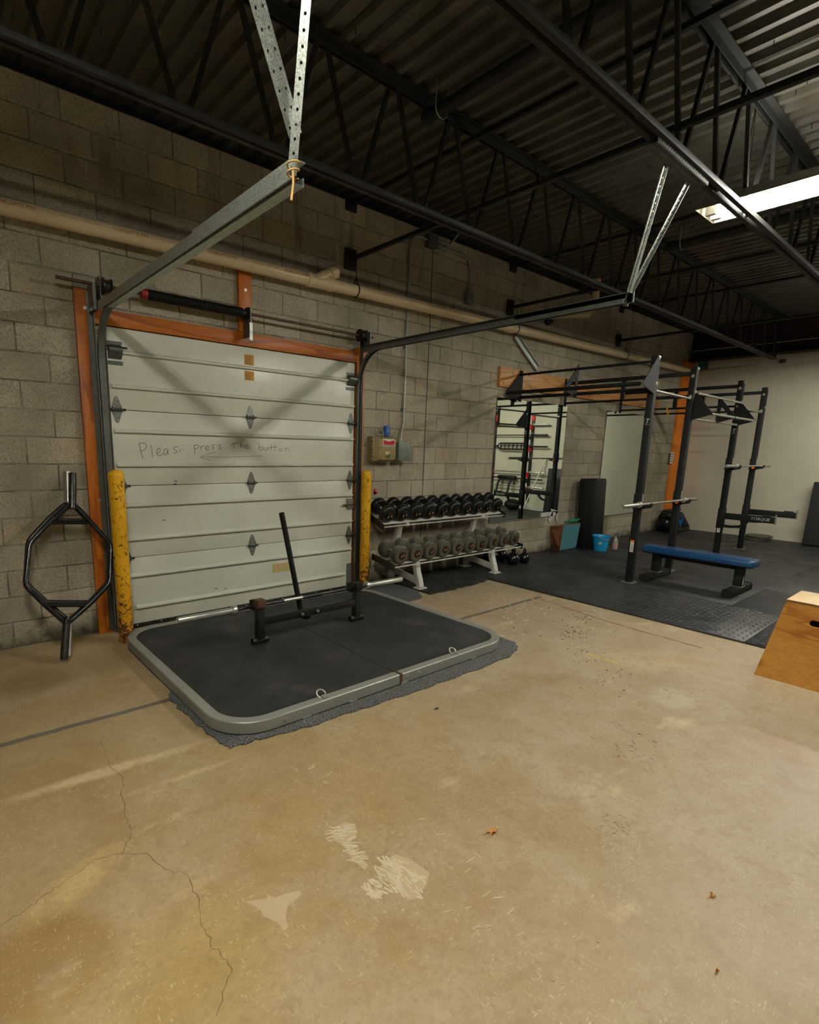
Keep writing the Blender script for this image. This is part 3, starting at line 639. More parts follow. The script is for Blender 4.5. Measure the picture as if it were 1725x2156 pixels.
# the handwritten sentence and its arrow, stroke by stroke
ZX = lambda x, y: at(200+x/2.875, 650+y/2.875, 1, YF)
strokes = [[(268,815),(276,860),(290,905)], [(266,818),(290,811),(309,822),(310,842),(296,857),(278,862)], [(338,825),(344,862),(350,898)],
 [(374,878),(392,866),(394,850),(382,848),(375,866),(378,886),(393,890),(412,878)], [(441,851),(426,850),(416,868),(420,884),(432,882),(441,856),(440,872),(447,882)],
 [(502,833),(484,838),(476,848),(486,856),(498,862),(492,872),(474,874)], [(520,850),(514,858),(512,868)], [(534,828),(536,833)], [(532,857),(534,861)],
 [(600,824),(603,850),(605,880)], [(600,832),(616,824),(628,830),(624,843),(605,850)], [(640,830),(644,856)], [(642,842),(650,832),(662,828)],
 [(669,846),(688,840),(684,829),(672,834),(668,846),(676,856),(696,850)], [(724,824),(710,829),(714,838),(722,844),(706,852)], [(766,824),(750,829),(754,838),(764,844),(746,852)], [(778,822),(780,826)], [(776,848),(778,851)],
 [(838,808),(839,826),(843,846)], [(822,821),(846,817),(868,814)], [(880,804),(881,826),(884,846)], [(882,832),(892,822),(898,830),(901,845)], [(909,836),(928,830),(922,820),(911,828),(912,842),(926,846),(943,838)],
 [(990,811),(992,836),(996,860)], [(995,842),(1008,836),(1016,846),(1008,858),(996,858)], [(1024,838),(1027,854),(1040,856),(1047,840),(1051,857)], [(1066,822),(1066,840),(1069,858)], [(1090,822),(1089,842),(1092,860)], [(1054,841),(1080,838),(1106,836)],
 [(1122,845),(1113,850),(1114,860),(1126,862),(1133,852),(1122,845)], [(1150,846),(1153,856),(1156,866)], [(1153,853),(1164,843),(1172,848),(1180,864)],
 [(640,897),(700,896),(780,900),(880,896),(1015,891)], [(735,868),(690,877),(640,897),(668,908),(705,919)]]
hw = MB()
for st in strokes:
    P = [ZX(*q) for q in st]; Q = []
    for i in range(len(P)-1):
        a, b = P[i], P[i+1]; p0 = P[max(i-1, 0)]; p3 = P[min(i+2, len(P)-1)]
        for k in range(4):
            t = k/4; Q.append(0.5*((2*a)+(b-p0)*t+(2*p0-5*a+4*b-p3)*t*t+(3*a-p0-3*b+p3)*t**3))
    Q.append(P[-1]); vs = []; w = 0.0021 if st[0][1] < 895 and st[0] != (735, 868) else 0.0014
    for i, p in enumerate(Q):
        d = (Q[min(i+1, len(Q)-1)]-Q[max(i-1, 0)]).normalized(); s = V((d.z, 0, -d.x))*w; q = V((p.x, YF-0.0008, p.z)); vs += [q+s, q-s]
    hw.add(vs, [(2*i, 2*i+1, 2*i+3, 2*i+2) for i in range(len(Q)-1)])
wr = obj('handwriting', hw, MT['ink'], gd, flat=True); wr['label'] = 'handwritten marker words Please press the button with an arrow'
# --- timber frame around the opening
struct('trim_3', MB().box(-3.87, -3.748, -0.045, -0.0005, 0, 2.735), MT['orange_wood'], 'orange stained timber post left of the door', bevel=0.004)
struct('trim_4', MB().box(-1.135, -1.03, -0.045, -0.0005, 0, 2.66), MT['orange_wood'], 'orange stained timber post right of the door', bevel=0.004)
struct('trim_5', MB().box(-3.745, -1.138, -0.046, -0.0005, 2.50, 2.615), MT['orange_beam'], 'orange stained timber header over the door', bevel=0.004)
struct('trim_6', MB().box(-2.512, -2.385, -0.046, -0.0005, 2.617, 3.24), MT['orange_wood'], 'orange stained timber pad behind the spring', bevel=0.004)
for (x, z, par) in ((-3.80, 2.60, 'trim_3'), (-3.80, 1.13, 'trim_3'), (-3.785, 0.52, 'trim_3'), (-2.45, 2.98, 'trim_6')):
    obj('lag_bolt', MB().cyl((x, -0.052, z), (x, -0.044, z), 0.014, 6), MT['bolt'], bpy.data.objects[par])
# --- tracks
def track(x, s, zr, mat_v, mat_h, lab):
    t = thing('door_track', lab, 'door track', (x, -0.08, 0), 'overhead door tracks')
    C = [(-0.024, -0.014), (0.024, -0.014), (0.024, 0.016), (0.018, 0.016), (0.018, -0.010), (-0.018, -0.010), (-0.018, 0.016), (-0.024, 0.016)]
    yv = -0.085; R = 0.34; zc = zr-0.03-R; path = [V((x, yv, 0.0)), V((x, yv, zc))]
    for k in range(1, 13):
        a = math.pi/2*k/12; path.append(V((x, yv-R*(1-math.cos(a)), zc+R*math.sin(a))))
    path.append(V((x, -2.92, zc+R)))
    C2 = [(b, a) for a, b in C]     # the channel's open side faces the door leaf
    obj('vertical_channel', MB().sweep(path[:2], C2, up=(s, 0, 0)), mat_v, t)
    obj('curved_channel', MB().sweep(path[1:14], C2, up=(s, 0, 0)), mat_v, t)
    obj('horizontal_channel', MB().sweep(path[13:], C2, up=(s, 0, 0)), mat_h, t)
    xo = x-s*0.03
    a = MB(); a.box(min(xo, xo-s*0.004), max(xo, xo-s*0.004), -2.95, -0.09, zr-0.034, zr+0.024); a.box(min(xo, xo+s*0.04), max(xo, xo+s*0.04), -2.95, -0.09, zr+0.020, zr+0.024)
    obj('rail_angle', a, mat_h, t)
    b = MB(); b.box(x-s*0.036, x-s*0.03, -2.96, -2.02, zr-0.036, zr+0.030) if s < 0 else b.box(x-0.040, x-0.034, -2.96, -2.02, zr-0.036, zr+0.030)
    obj('stiffener', b, mat_h, t)
    w = MB(); xw = x-s*0.04
    w.box(min(xw, xw+s*0.005), max(xw, xw+s*0.005), -0.102, -0.046, 0.02, 2.78); w.box(min(xw-s*0.035, xw), max(xw-s*0.035, xw), -0.052, -0.047, 0.02, 2.72)
    obj('wall_angle', w, mat_v, t)
    f = MB(); f.box(min(xw-s*0.02, xw), max(xw-s*0.02, xw), -0.20, -0.05, zr-0.03, zr+0.16); obj('flag_bracket', f, MT['galv_dark'], t)
    return t
track(-3.715, 1, 2.60, MT['galv_dark'], MT['galv'], 'steel door track bending out from the post by the hex bars')
track(-1.135, -1, 2.64, MT['galv_dark'], MT['galv_dark'], 'dark door track bending out from the post by the control box')
# --- torsion spring on its shaft
ts = thing('torsion_spring', 'black torsion spring on a rusty shaft above the door', 'spring', (-2.5, -0.13, 2.76))
obj('shaft', MB().cyl((-4.0, -0.13, 2.762), (-1.0, -0.13, 2.762), 0.0127, 12), MT['rust_steel'], ts)
cp = []; N = 60*10; r = 0.036
for k in range(N+1):
    a = 2*math.pi*k/10; cp.append(V((-3.36+0.83*k/N, -0.13+r*math.cos(a), 2.762+r*math.sin(a))))
obj('coil', MB().tube(cp, 0.0068, 5), MT['spring'], ts)
obj('winding_cone', MB().lathe([(0.014, 0), (0.034, 0.0), (0.040, 0.012), (0.040, 0.045), (0.030, 0.06), (0.030, 0.12)], (-3.405, -0.13, 2.762), (1, 0, 0), 12), MT['redcone'], ts)
obj('fixed_cone', MB().lathe([(0.030, 0), (0.032, 0.06), (0.052, 0.066), (0.055, 0.085), (0.02, 0.09)], (-2.555, -0.13, 2.762), (1, 0, 0), 12), MT['spring'], ts)
ab = MB(); ab.box(-2.475, -2.468, -0.185, -0.047, 2.56, 2.81); ab.box(-2.475, -2.43, -0.052, -0.047, 2.56, 2.81)
obj('anchor_bracket', ab, MT['galv_dark'], ts)
obj('bracket_tail', MB().bar((-2.472, -0.185, 2.68), (-2.472, -0.185, 2.53), 0.03, 0.005, (0, 1, 0)), MT['galv'], ts)
for x, s in ((-3.66, 1), (-1.155, -1)):
    d = obj('cable_drum', MB().lathe([(0.014, 0), (0.062, 0.0), (0.064, 0.008), (0.048, 0.012), (0.046, 0.05), (0.058, 0.058), (0.058, 0.066), (0.014, 0.068)], (x-0.03, -0.13, 2.762), (1, 0, 0), 20), MT['darksteel'] if s > 0 else MT['spring'], ts)
    p = MB(); p.box(x-s*0.055, x-s*0.055+0.005, -0.17, -0.047, 2.66, 2.82); obj('bearing_plate', p, MT['galv_dark'], ts)
# --- perforated straps that hang the tracks from the roof steel
def perforated(p0, p1, w, pitch, side, cols=2, r=0.0065, th=0.003):
    """flat bar with rows of real holes between two points; side = width direction"""
    p0, p1 = V(p0), V(p1); d = (p1-p0); L = d.length; d.normalize(); x = V(side); x = (x-d*x.dot(d)).normalized(); nz = x.cross(d)
    m = MB(); n = max(1, int(L/pitch)); cw = w/cols; st = L/n
    for i in range(n):
        for c in range(cols):
            o = p0+d*((i+0.5)*st)+x*((c+0.5)*cw-w/2); inner = []; outer = []
            for k in range(8):
                a = 2*math.pi*(k+0.5)/8; inner.append(o+x*(math.cos(a)*r)+d*(math.sin(a)*r))
            hx, hd = cw/2, st/2; t = math.tan(math.pi/8)
            for k in range(8):
                a = 2*math.pi*(k+0.5)/8; ca, sa = math.cos(a), math.sin(a); q = max(abs(ca), abs(sa)); outer.append(o+x*(ca/q*hx)+d*(sa/q*hd))
            cs = [o+x*(sx*hx)+d*(sd*hd) for sx, sd in ((1, 1), (-1, 1), (-1, -1), (1, -1))]
            for z in (0, th):
                m.add([p+nz*z for p in inner+outer+cs], [(k, (k+1)%8, 8+(k+1)%8, 8+k) for k in range(8)]+[(8, 16, 9), (10, 17, 11), (12, 18, 13), (14, 19, 15)])
            m.add([p for p in inner]+[p+nz*th for p in inner], [(k, (k+1)%8, 8+(k+1)%8, 8+k) for k in range(8)])
    for sx in (-1, 1):
        e = x*(sx*w/2); m.add([p0+e, p1+e, p1+e+nz*th, p0+e+nz*th], [(0, 1, 2, 3)])
    return m
def perf_angle(name, p0, p1, side, w, label, mat, flange=None):
    t = thing(name, label, 'hanger strap', p0, 'perforated track hangers')
    obj('strap', perforated(p0, p1, w, 0.05 if w > 0.05 else 0.042, side, 2 if w > 0.05 else 1, 0.0055), mat, t, flat=True)
    if flange is not None: obj('flange', perforated(V(p0)+V(side).normalized()*(w/2), V(p1)+V(side).normalized()*(w/2), flange[1], 0.042, flange[0], 1, 0.0055), mat, t, flat=True)
    return t
e1 = V((-3.752, -2.935, 2.575))
perf_angle('track_hanger', (-3.745, -2.945, 2.70), (-4.225, -3.15, 3.40), (1, 0.1, 0.55), 0.066, 'wide galvanised perforated hanger strap rising from the end of the bright door track', MT['galv'])
perf_angle('track_hanger', e1, (-3.785, -3.15, 3.40), (0.6, -0.8, 0), 0.034, 'narrow galvanised perforated hanger strap tied with twine to the bright door track', MT['galv_dark'])
tw = MB(); tw.tube([V((-3.76, -2.955, 2.56))+V((0.022*math.cos(a), 0.022*math.sin(a), 0.004*a)) for a in [k*0.6 for k in range(24)]], 0.0035, 5); tw.tube([(-3.77, -2.97, 2.575), (-3.772, -2.975, 2.53), (-3.782, -2.978, 2.47)], 0.004, 5)
tag(obj('twine', tw, MT['twine']), 'tan twine knotted around the end of the bright door track', 'twine')
er = V((-1.098, -2.90, 2.60))
ta = at(1403, 335, 1, -3.11); tb = at(1450, 368, 1, -3.11)
perf_angle('track_hanger', er, (ta.x, -3.11, 3.355), (0.75, 0.1, -0.35), 0.034, 'perforated angle hanger reaching the joist, steeper one over the dark door track', MT['galv_mid'], ((0.2, -1, 0), 0.034))
perf_angle('track_hanger', er+V((0.03, 0, 0.06)), (tb.x, -3.11, 3.355), (0.75, 0.1, -0.5), 0.034, 'perforated angle hanger reaching the joist, more slanted one over the dark door track', MT['galv_mid'], ((0.2, -1, 0), 0.034))
t = thing('perforated_strut', 'dark perforated strut strapped under the joist above the dark door track', 'strut', (-1.1, -3.17, 3.34))
obj('plate', perforated((-1.50, -3.15, 3.343), (-0.74, -3.15, 3.343), 0.075, 0.032, (0, 1, 0), 2), MT['galv_dark'], t, flat=True)
obj('side', perforated((-1.50, -3.19, 3.362), (-0.74, -3.19, 3.362), 0.036, 0.032, (0, 0, 1), 1), MT['galv_dark'], t, flat=True)
# ================================================================== services on the block wall
def pz(x): return 3.147+(x+4.3)*0.0134
YP = -0.125
pv = thing('drain_pipe', 'long cream plastic drain pipe with red lettering along the wall', 'pipe', (0, YP, pz(0)))
rP = 0.057
for a, b in ((X0+0.02, -1.80), (-1.56, 1.36), (1.42, 5.10), (5.16, 7.42)):
    obj('pipe_length', MB().cyl((a, YP, pz(a)), (b, YP, pz(b)), rP, 24), MT['pvc'], pv)
for a in (1.33, 5.07): obj('coupling', MB().lathe([(rP, 0), (0.064, 0.0), (0.066, 0.01), (0.066, 0.11), (0.064, 0.12), (rP, 0.12)], (a, YP, pz(a)), (1, 0, 0.0134), 24), MT['pvc'], pv)
w = obj('wye_fitting', MB().lathe([(rP, 0), (0.066, 0), (0.067, 0.05), (0.061, 0.06), (0.061, 0.24), (0.067, 0.25), (0.066, 0.30), (rP, 0.30)], (-1.84, YP, pz(-1.84)), (1, 0, 0.0134), 24), MT['pvc'], pv)
br = V((0.88, -0.12, 0.46)).normalized(); bo = V((-1.76, YP, pz(-1.76)))
obj('branch', MB().lathe([(0.052, 0.0), (0.052, 0.20), (0.062, 0.20), (0.064, 0.21), (0.064, 0.27), (0.050, 0.275), (0.050, 0.285), (0.020, 0.286), (0.020, 0.31), (0.0, 0.31)], bo, br, 24), MT['pvc'], w)
# lettering wrapped on the pipe
def pipe_text(x, size, txt, ang=0.04):
    vs, fs = text_mesh(txt, size); m = MB(); r = rP+0.0006; P = []
    for p in vs:
        a = ang+p.y/r; xx = x+p.x; P.append(V((xx, YP-r*math.cos(a), pz(xx)+r*math.sin(a))))
    m.add(P, fs); return m
for x, s in ((-4.36, 0.034), (-3.60, 0.034), (-2.86, 0.034), (-2.12, 0.034), (-0.98, 0.034), (-0.22, 0.034), (0.54, 0.034)):
    obj('lettering', pipe_text(x, s, 'CHARLOTTE PIPE'), MT['redink'], pv, flat=True)
    sm_ = MB(); xx = x+0.33
    while xx < x+0.66:
        q = pipe_text(xx, 0.012, random.choice(('PVC-DWV', 'ASTM D', 'NSF-dwv', '4IN SCH')), 0.14); sm_.add(q.v, q.f); xx += 0.075
    fp_ = obj('fine_print', sm_, MT['redink'], pv, flat=True); fp_['kind'] = 'stuff'
for x in (-1.235, 1.53, 4.70):
    c = thing('pipe_hanger', 'dark ring hanger holding the cream pipe '+{-1.235: 'beside its branch fitting', 1.53: 'over the galvanised diagonal strut', 4.70: 'over the far mirror'}[x], 'pipe hanger', (x, YP, pz(x)), 'ring hangers on the drain pipe')
    obj('ring', MB().tube([V((x, YP+0.061*math.cos(a), pz(x)+0.061*math.sin(a))) for a in [2*math.pi*k/20 for k in range(20)]], 0.006, 6, True), MT['dark_iron'], c)
    obj('rod', MB().cyl((x, YP, pz(x)+0.06), (x, YP, 3.50), 0.005, 6), MT['dark_iron'], c)
    obj('clevis', MB().tube([(x, YP-0.03, pz(x)+0.055), (x, YP-0.02, pz(x)+0.10), (x, YP, pz(x)+0.115), (x, YP+0.02, pz(x)+0.10), (x, YP+0.03, pz(x)+0.055)], 0.006, 6), MT['dark_iron'], c)
# roof drain elbow coming down through the deck
dp = thing('roof_drain', 'cream plastic drain elbow dropping from the roof near the wall', 'pipe', (3.1, -0.3, 3.6))
pts = [V((3.16, -0.32, 4.13)), V((3.16, -0.32, 3.74))]+[V((3.16-0.10*math.sin(a), -0.32+0.04*math.sin(a), 3.74-0.10*(1-math.cos(a)))) for a in [math.pi/2*k/6 for k in range(1, 7)]]+[V((2.72, -0.16, 3.60)), V((2.45, -0.05, 3.56))]
obj('pipe', MB().tube(pts, 0.055, 16), MT['pvc'], dp)
obj('elbow_hub', MB().cyl((3.16, -0.32, 3.74), (3.16, -0.32, 3.80), 0.064, 16), MT['pvc'], dp)
obj('wall_sleeve', MB().lathe([(0.05, 0), (0.10, 0.0), (0.10, 0.05), (0.05, 0.05)], (2.44, -0.052, 3.53), (0, 1, 0), 14), MT['spring'], dp)
# conduit runs
cr = 0.0125
c1 = [V((-0.455, -0.05, 1.66)), V((-0.445, -0.045, 1.76)), V((-0.405, -0.03, 1.92)), V((-0.405, -0.03, 3.80))]+[V((-0.405+0.14*(1-math.cos(a)), -0.03, 3.80+0.14*math.sin(a)*1.15)) for a in [math.pi/2*k/6 for k in range(1, 7)]]+[V((-0.14, -0.03, 3.955))]
cn = thing('wall_conduit', 'thin steel conduit rising from the grey switch box to the roof', 'conduit', (-0.405, -0.03, 1.66))
obj('tube', MB().tube(c1, cr, 10), MT['galv'], cn)
for z in (2.05, 2.75): obj('clamp', MB().box(-0.43, -0.38, -0.046, -0.0005, z, z+0.02), MT['galv_mid'], cn)
jb = thing('junction_box', 'grey metal junction box at the top of the wall', 'box', (-0.07, -0.03, 3.93))
obj('body', MB().box(-0.14, 0.0, -0.07, -0.0005, 3.88, 4.02), MT['galv_dark'], jb, bevel=0.004)
obj('cover', MB().box(-0.145, 0.005, -0.074, -0.071, 3.875, 4.025), MT['galv_dark'], jb)
c2 = [V((0.0, -0.03, 3.93)), V((0.50, -0.03, 3.93))]+[V((0.50+0.14*math.sin(a), -0.03, 3.93-0.14*(1-math.cos(a)))) for a in [math.pi/2*k/6 for k in range(1, 7)]]+[V((0.64, -0.03, 3.54))]
tag(obj('wall_conduit', MB().tube(c2, cr, 10), MT['galv']), 'thin bent steel conduit between two small boxes high on the wall', 'conduit')
tag(obj('wall_conduit', MB().tube([(0.0, -0.03, 3.99), (0.16, -0.03, 3.98), (0.24, -0.03, 3.99), (0.34, -0.04, 4.10), (0.36, -0.05, 4.13)], cr, 10), MT['galv']), 'short steel conduit curving up into the roof deck', 'conduit')
sb = thing('outlet_box', 'small grey outlet box at the end of the bent conduit', 'box', (0.64, -0.03, 3.47))
obj('body', MB().box(0.585, 0.69, -0.06, -0.0005, 3.40, 3.53), MT['grey_box'], sb, bevel=0.004); obj('cover', MB().box(0.583, 0.692, -0.064, -0.0605, 3.398, 3.532), MT['grey_box'], sb)
# control box with its red label and green button
cb = thing('control_box', 'beige door control box with red label and green button', 'control box', (-0.79, -0.08, 1.59))
obj('case', MB().box(-0.93, -0.62, -0.10, -0.002, 1.45, 1.735), MT['beige'], cb, bevel=0.006)
lid = MB(); lid.prism([(-0.93, -0.101, 1.452), (-0.62, -0.101, 1.452), (-0.62, -0.101, 1.733), (-0.93, -0.101, 1.733)], (0, -0.004, 0)); lid.add([V(p) for p in ((-0.88, -0.16, 1.475), (-0.635, -0.16, 1.475), (-0.635, -0.16, 1.715), (-0.88, -0.16, 1.715), (-0.915, -0.105, 1.455), (-0.622, -0.105, 1.455), (-0.622, -0.105, 1.73), (-0.915, -0.105, 1.73))], [(0, 1, 2, 3), (4, 5, 1, 0), (5, 6, 2, 1), (6, 7, 3, 2), (7, 4, 0, 3)])
l = obj('lid', lid, MT['beige'], cb, bevel=0.003)
hg = MB()
for k in range(6): hg.cyl((-0.938, -0.10, 1.475+k*0.042), (-0.938, -0.10, 1.50+k*0.042), 0.008, 8)
obj('hinge', hg, MT['bolt'], cb)
s = obj('label', MB().box(-0.835, -0.650, -0.1618, -0.1602, 1.625, 1.705), MT['label_white'], l)
m = MB(); m.prism([(-0.827, -0.1622, 1.644), (-0.658, -0.1622, 1.644), (-0.658, -0.1622, 1.694), (-0.742, -0.1622, 1.676), (-0.827, -0.1622, 1.694)], (0, 0.0003, 0)); o = obj('red_panel', m, MT['label_red'], s); ORG[o.name] = ORG[s.name]
obj('black_line', MB().box(-0.827, -0.658, -0.1622, -0.1619, 1.631, 1.639), MT['label_black'], s)
obj('legend_plate', MB().box(-0.79, -0.735, -0.1615, -0.1602, 1.525, 1.565), MT['cream'], l)
bt = obj('button_ring', MB().lathe([(0.012, 0), (0.024, 0), (0.024, 0.02), (0.018, 0.024), (0.012, 0.02)], (-0.752, -0.16, 1.525), (0, -1, 0), 16), MT['bolt'], l)
obj('button', MB().cyl((-0.752, -0.165, 1.525), (-0.752, -0.186, 1.525), 0.015, 14), MT['green_btn'], l)
scw = MB()
for x, z in ((-0.865, 1.71), (-0.65, 1.705), (-0.865, 1.48), (-0.65, 1.475), (-0.875, 1.60), (-0.66, 1.51)): scw.cyl((x, -0.1605, z), (x, -0.164, z), 0.006, 6)
obj('screw', scw, MT['label_black'], l)
cc = thing('operator_capacitor', 'blue cylinder standing on top of the beige control box', 'cylinder', (-0.725, -0.09, 1.737))
obj('can', MB().lathe([(0.0, 0), (0.038, 0), (0.038, 0.112), (0.036, 0.115), (0.0, 0.115)], (-0.725, -0.09, 1.737), (0, 0, 1), 20), MT['blue'], cc)
obj('clamp', MB().box(-0.79, -0.766, -0.10, -0.05, 1.737, 1.79), MT['galv_mid'], cc); obj('fitting', MB().cyl((-0.88, -0.08, 1.752), (-0.79, -0.08, 1.752), 0.013, 10), MT['steel'], cc)
gb = thing('switch_box', 'grey metal switch box under the steel conduit', 'box', (-0.45, -0.06, 1.57))
obj('body', MB().box(-0.55, -0.355, -0.12, -0.002, 1.465, 1.675), MT['grey_box'], gb, bevel=0.004)
obj('cover', MB().box(-0.553, -0.352, -0.126, -0.121, 1.46, 1.682), MT['grey_box'], gb, bevel=0.003)
obj('connector', MB().cyl((-0.62, -0.07, 1.505), (-0.55, -0.07, 1.505), 0.012, 10), MT['steel'], gb)
tag(obj('wall_tag', MB().box(-0.815, -0.79, -0.012, -0.001, 1.075, 1.13).box(-0.815, -0.765, -0.012, -0.001, 1.075, 1.095), MT['red']), 'small red plastic hook on the wall above the dumbbells', 'hook')
a = at(803, 840, 1, 0); m = MB(); m.prism([(a.x, -0.001, a.z), (a.x+0.02, -0.001, a.z+0.005), (a.x+0.018, -0.001, a.z+0.05)], (0, -0.001, 0))
tag(obj('sticker_scrap', m, MT['label_white']), 'torn white and red sticker scrap on the block wall', 'sticker')
# galvanised strut on the wall, timber plank, two mirrors
a, b = at(1086, 708, 1, -0.03), at(1132, 776, 1, -0.03); ss = MB(); d = (b-a).normalized()
ss.sweep([a, b], [(-0.045, -0.012), (0.045, -0.012), (0.045, 0.016), (0.039, 0.016), (0.039, -0.006), (-0.039, -0.006), (-0.039, 0.016), (-0.045, 0.016)], up=(0, -1, 0))
tag(obj('steel_strut', ss, MT['galv']), 'short galvanised steel channel fixed diagonally on the wall', 'strut')
pk = thing('timber_plank', 'pale timber plank bolted to the wall behind the rig', 'plank', (4.0, -0.02, 2.6))
z0 = lambda x: 2.482-(x-1.37)*0.004
for a, b in ((1.37, 3.90), (3.905, 6.50)):
    obj('board', MB().box(a, b, -0.04, -0.0005, 2.475, 2.735), MT['plank'], pk, bevel=0.003)
m = MB()
for k in range(26):
    x = 1.45+k*0.195; m.cyl((x, -0.043, 2.53+0.15*(k % 2)), (x, -0.039, 2.53+0.15*(k % 2)), 0.010, 6)
obj('bolt_head', m, MT['dark_iron'], pk)
def mirror(x0, x1, z0, z1, label):
    t = thing('wall_mirror', label, 'mirror', ((x0+x1)/2, -0.004, z0))
    obj('backing', MB().box(x0-0.003, x1+0.003, -0.007, -0.0005, z0-0.003, z1+0.003), MT['label_black'], t)
    obj('glass', MB().box(x0, x1, -0.012, -0.0072, z0, z1), MT['mirror'], t)
    obj('edge_channel', MB().box(x0, x1, -0.016, -0.0005, z0-0.016, z0-0.0035), MT['galv'], t)
    return t
mirror(1.385, 3.19, 0.585, 2.33, 'tall mirror above the kettlebells reflecting the rig')
mirror(4.50, 6.10, 0.47, 2.335, 'plain mirror behind the leaning black pad')
# white tape arrow stuck on the near mirror
def mp(px, py): p = at(px, py, 1, -0.0135); return V((p.x, -0.0135, p.z))
ar = MB()
for poly in ([(1139, 1080), (1165, 1077), (1164, 1086), (1139, 1088)], [(1160, 1071), (1177, 1076), (1162, 1079)], [(1165, 1076), (1177, 1076), (1158, 1100), (1154, 1094)], [(1170, 1076), (1177, 1076), (1174, 1101), (1171, 1096)]):
    ar.prism([mp(*q) for q in poly], (0, -0.0008, 0))
tag(obj('tape_arrow', ar, MT['tape']), 'white tape arrow stuck on the lower corner of the near mirror', 'tape')

# ================================================================== bollards
def bollard(x, y, h, r, label):
    t = thing('bollard', label, 'bollard', (x, y, 0), 'yellow bollards at the door')
    obj('post', MB().cyl((x, y, 0), (x, y, h), r, 28), MT['yellow'], t)
    obj('cap', MB().lathe([(r+0.002, 0), (r+0.002, 0.016)]+[((r+0.002)*math.cos(a), 0.016+r*0.8*math.sin(a)) for a in [math.pi/2*k/6 for k in range(1, 7)]], (x, y, h), (0, 0, 1), 28), MT['yellow'], t)
    return t
bollard(-3.735, -0.345, 1.335, 0.057, 'chipped yellow steel bollard beside the hex bars')
bollard(-1.07, -0.168, 1.30, 0.055, 'chipped yellow steel bollard beside the dumbbell rack')

# ================================================================== two hex bars leaning on the wall
def hexbar(off, mat, smat, label, skew=(0, 0)):
    n_ = V((1, 0, 0)).cross(V((0, 0.486, 1.34))); P0 = V((0, -0.546, 0))
    def hp(px, py):
        px += skew[0]+(skew[1]-skew[0])*(py-1000)/396.0
        d = _f+_r*((px-PPX)/FOC)-_u*((py-PPY)/FOC); t = (P0-CAM).dot(n_)/d.dot(n_); return CAM+d*t+V(off)
    t = thing('hex_bar', label, 'hex bar', hp(135, 1396), 'hex bars leaning on the wall')
    rr = 0.0185
    top, bot = hp(152, 1066), hp(140, 1312)
    loop = [hp(145, 1068), hp(105, 1103), hp(63, 1147), hp(53, 1236), hp(95, 1277), hp(136, 1313), hp(146, 1313), hp(187, 1277), hp(231, 1232), hp(235, 1150), hp(192, 1103), hp(160, 1068)]
    R_ = []
    for i, p in enumerate(loop):
        a, b = loop[i-1], loop[(i+1) % len(loop)]; q0 = p+(a-p).normalized()*min(0.035, (a-p).length*0.4); q1 = p+(b-p).normalized()*min(0.035, (b-p).length*0.4)
        R_ += [q0, (q0+q1)/4+p/2, q1]
    obj('frame', MB().tube(R_, rr, 10, True), mat, t)
    for q0, q1 in (((105, 1103), (192, 1103)), ((95, 1277), (187, 1277))):
        obj('handle', MB().tube([hp(*q0), hp(*q1)], 0.0165, 10), mat, t)
    for q0, q1 in (((152, 1074), (153, 1000)), ((141, 1308), (135, 1392))):
        a, b = hp(*q0), hp(*q1); obj('sleeve', MB().pipe(a, b, 0.027, 0.022, 18), smat, t)
        obj('collar', MB().cyl(a, a+(b-a).normalized()*0.03, 0.031, 18), mat, t)
    return t
hexbar((0, 0, 0.012), MT['black_gloss'], MT['darksteel'], 'black hex bar with worn dark sleeves leaning in front of another')
hexbar((0.010, 0.050, 0.020), MT['darksteel'], MT['steel'], 'bare steel hex bar leaning between the wall and the black one', (-11, 8))

# ================================================================== lifting platform
def rrect(x0, x1, y0, y1, r, n=10):
    out = []
    for cx, cy, a0 in ((x1-r, y1-r, 0), (x0+r, y1-r, math.pi/2), (x0+r, y0+r, math.pi), (x1-r, y0+r, 1.5*math.pi)):
        for k in range(n+1): a = a0+math.pi/2*k/n; out.append((cx+r*math.cos(a), cy+r*math.sin(a)))
    return out
PX0, PX1, PY0, PY1 = -3.785, -1.215, -2.315, -0.30
cpt = MB(); edge = []
base = [(-3.82, -1.52), (-3.83, -1.72), (-3.815, -2.0), (-3.80, -2.21), (-3.775, -2.33), (-3.60, -2.345), (-3.3, -2.40), (-3.0, -2.41), (-2.6, -2.44), (-2.2, -2.45), (-1.8, -2.455), (-1.45, -2.45), (-1.26, -2.40), (-1.14, -2.30), (-1.12, -2.05), (-1.13, -1.9), (-1.15, -1.4), (-1.16, -0.9)]
for a, b in zip(base, base[1:]):
    for k in range(6):
        u = k/6; edge.append((a[0]+(b[0]-a[0])*u+random.uniform(-.010, .010), a[1]+(b[1]-a[1])*u+random.uniform(-.010, .010)))
edge += [(-1.17, -0.25), (-3.70, -0.25), (-3.72, -1.4)]
cpt.prism([(x, y, 0.0) for x, y in edge], (0, 0, 0.009))
tag(recenter(obj('carpet_remnant', cpt, MT['carpet']), (-2.5, -1.4, 0)), 'frayed grey carpet remnant under the lifting platform', 'carpet')
pf = thing('lifting_platform', 'black rubber lifting platform with rounded grey steel frame', 'platform', (-2.5, -1.3, 0.009))
ctr = rrect(PX0+0.033, PX1-0.033, PY0+0.033, PY1-0.033, 0.25)
obj('frame', MB().sweep([(x, y, 0.052) for x, y in ctr], [(-0.033, -0.035), (0.033, -0.035), (0.033, 0.029), (0.028, 0.034), (-0.028, 0.034), (-0.033, 0.029)], closed=True), MT['frame_grey'], pf)
inn = rrect(PX0+0.067, PX1-0.067, PY0+0.067, PY1-0.067, 0.216)
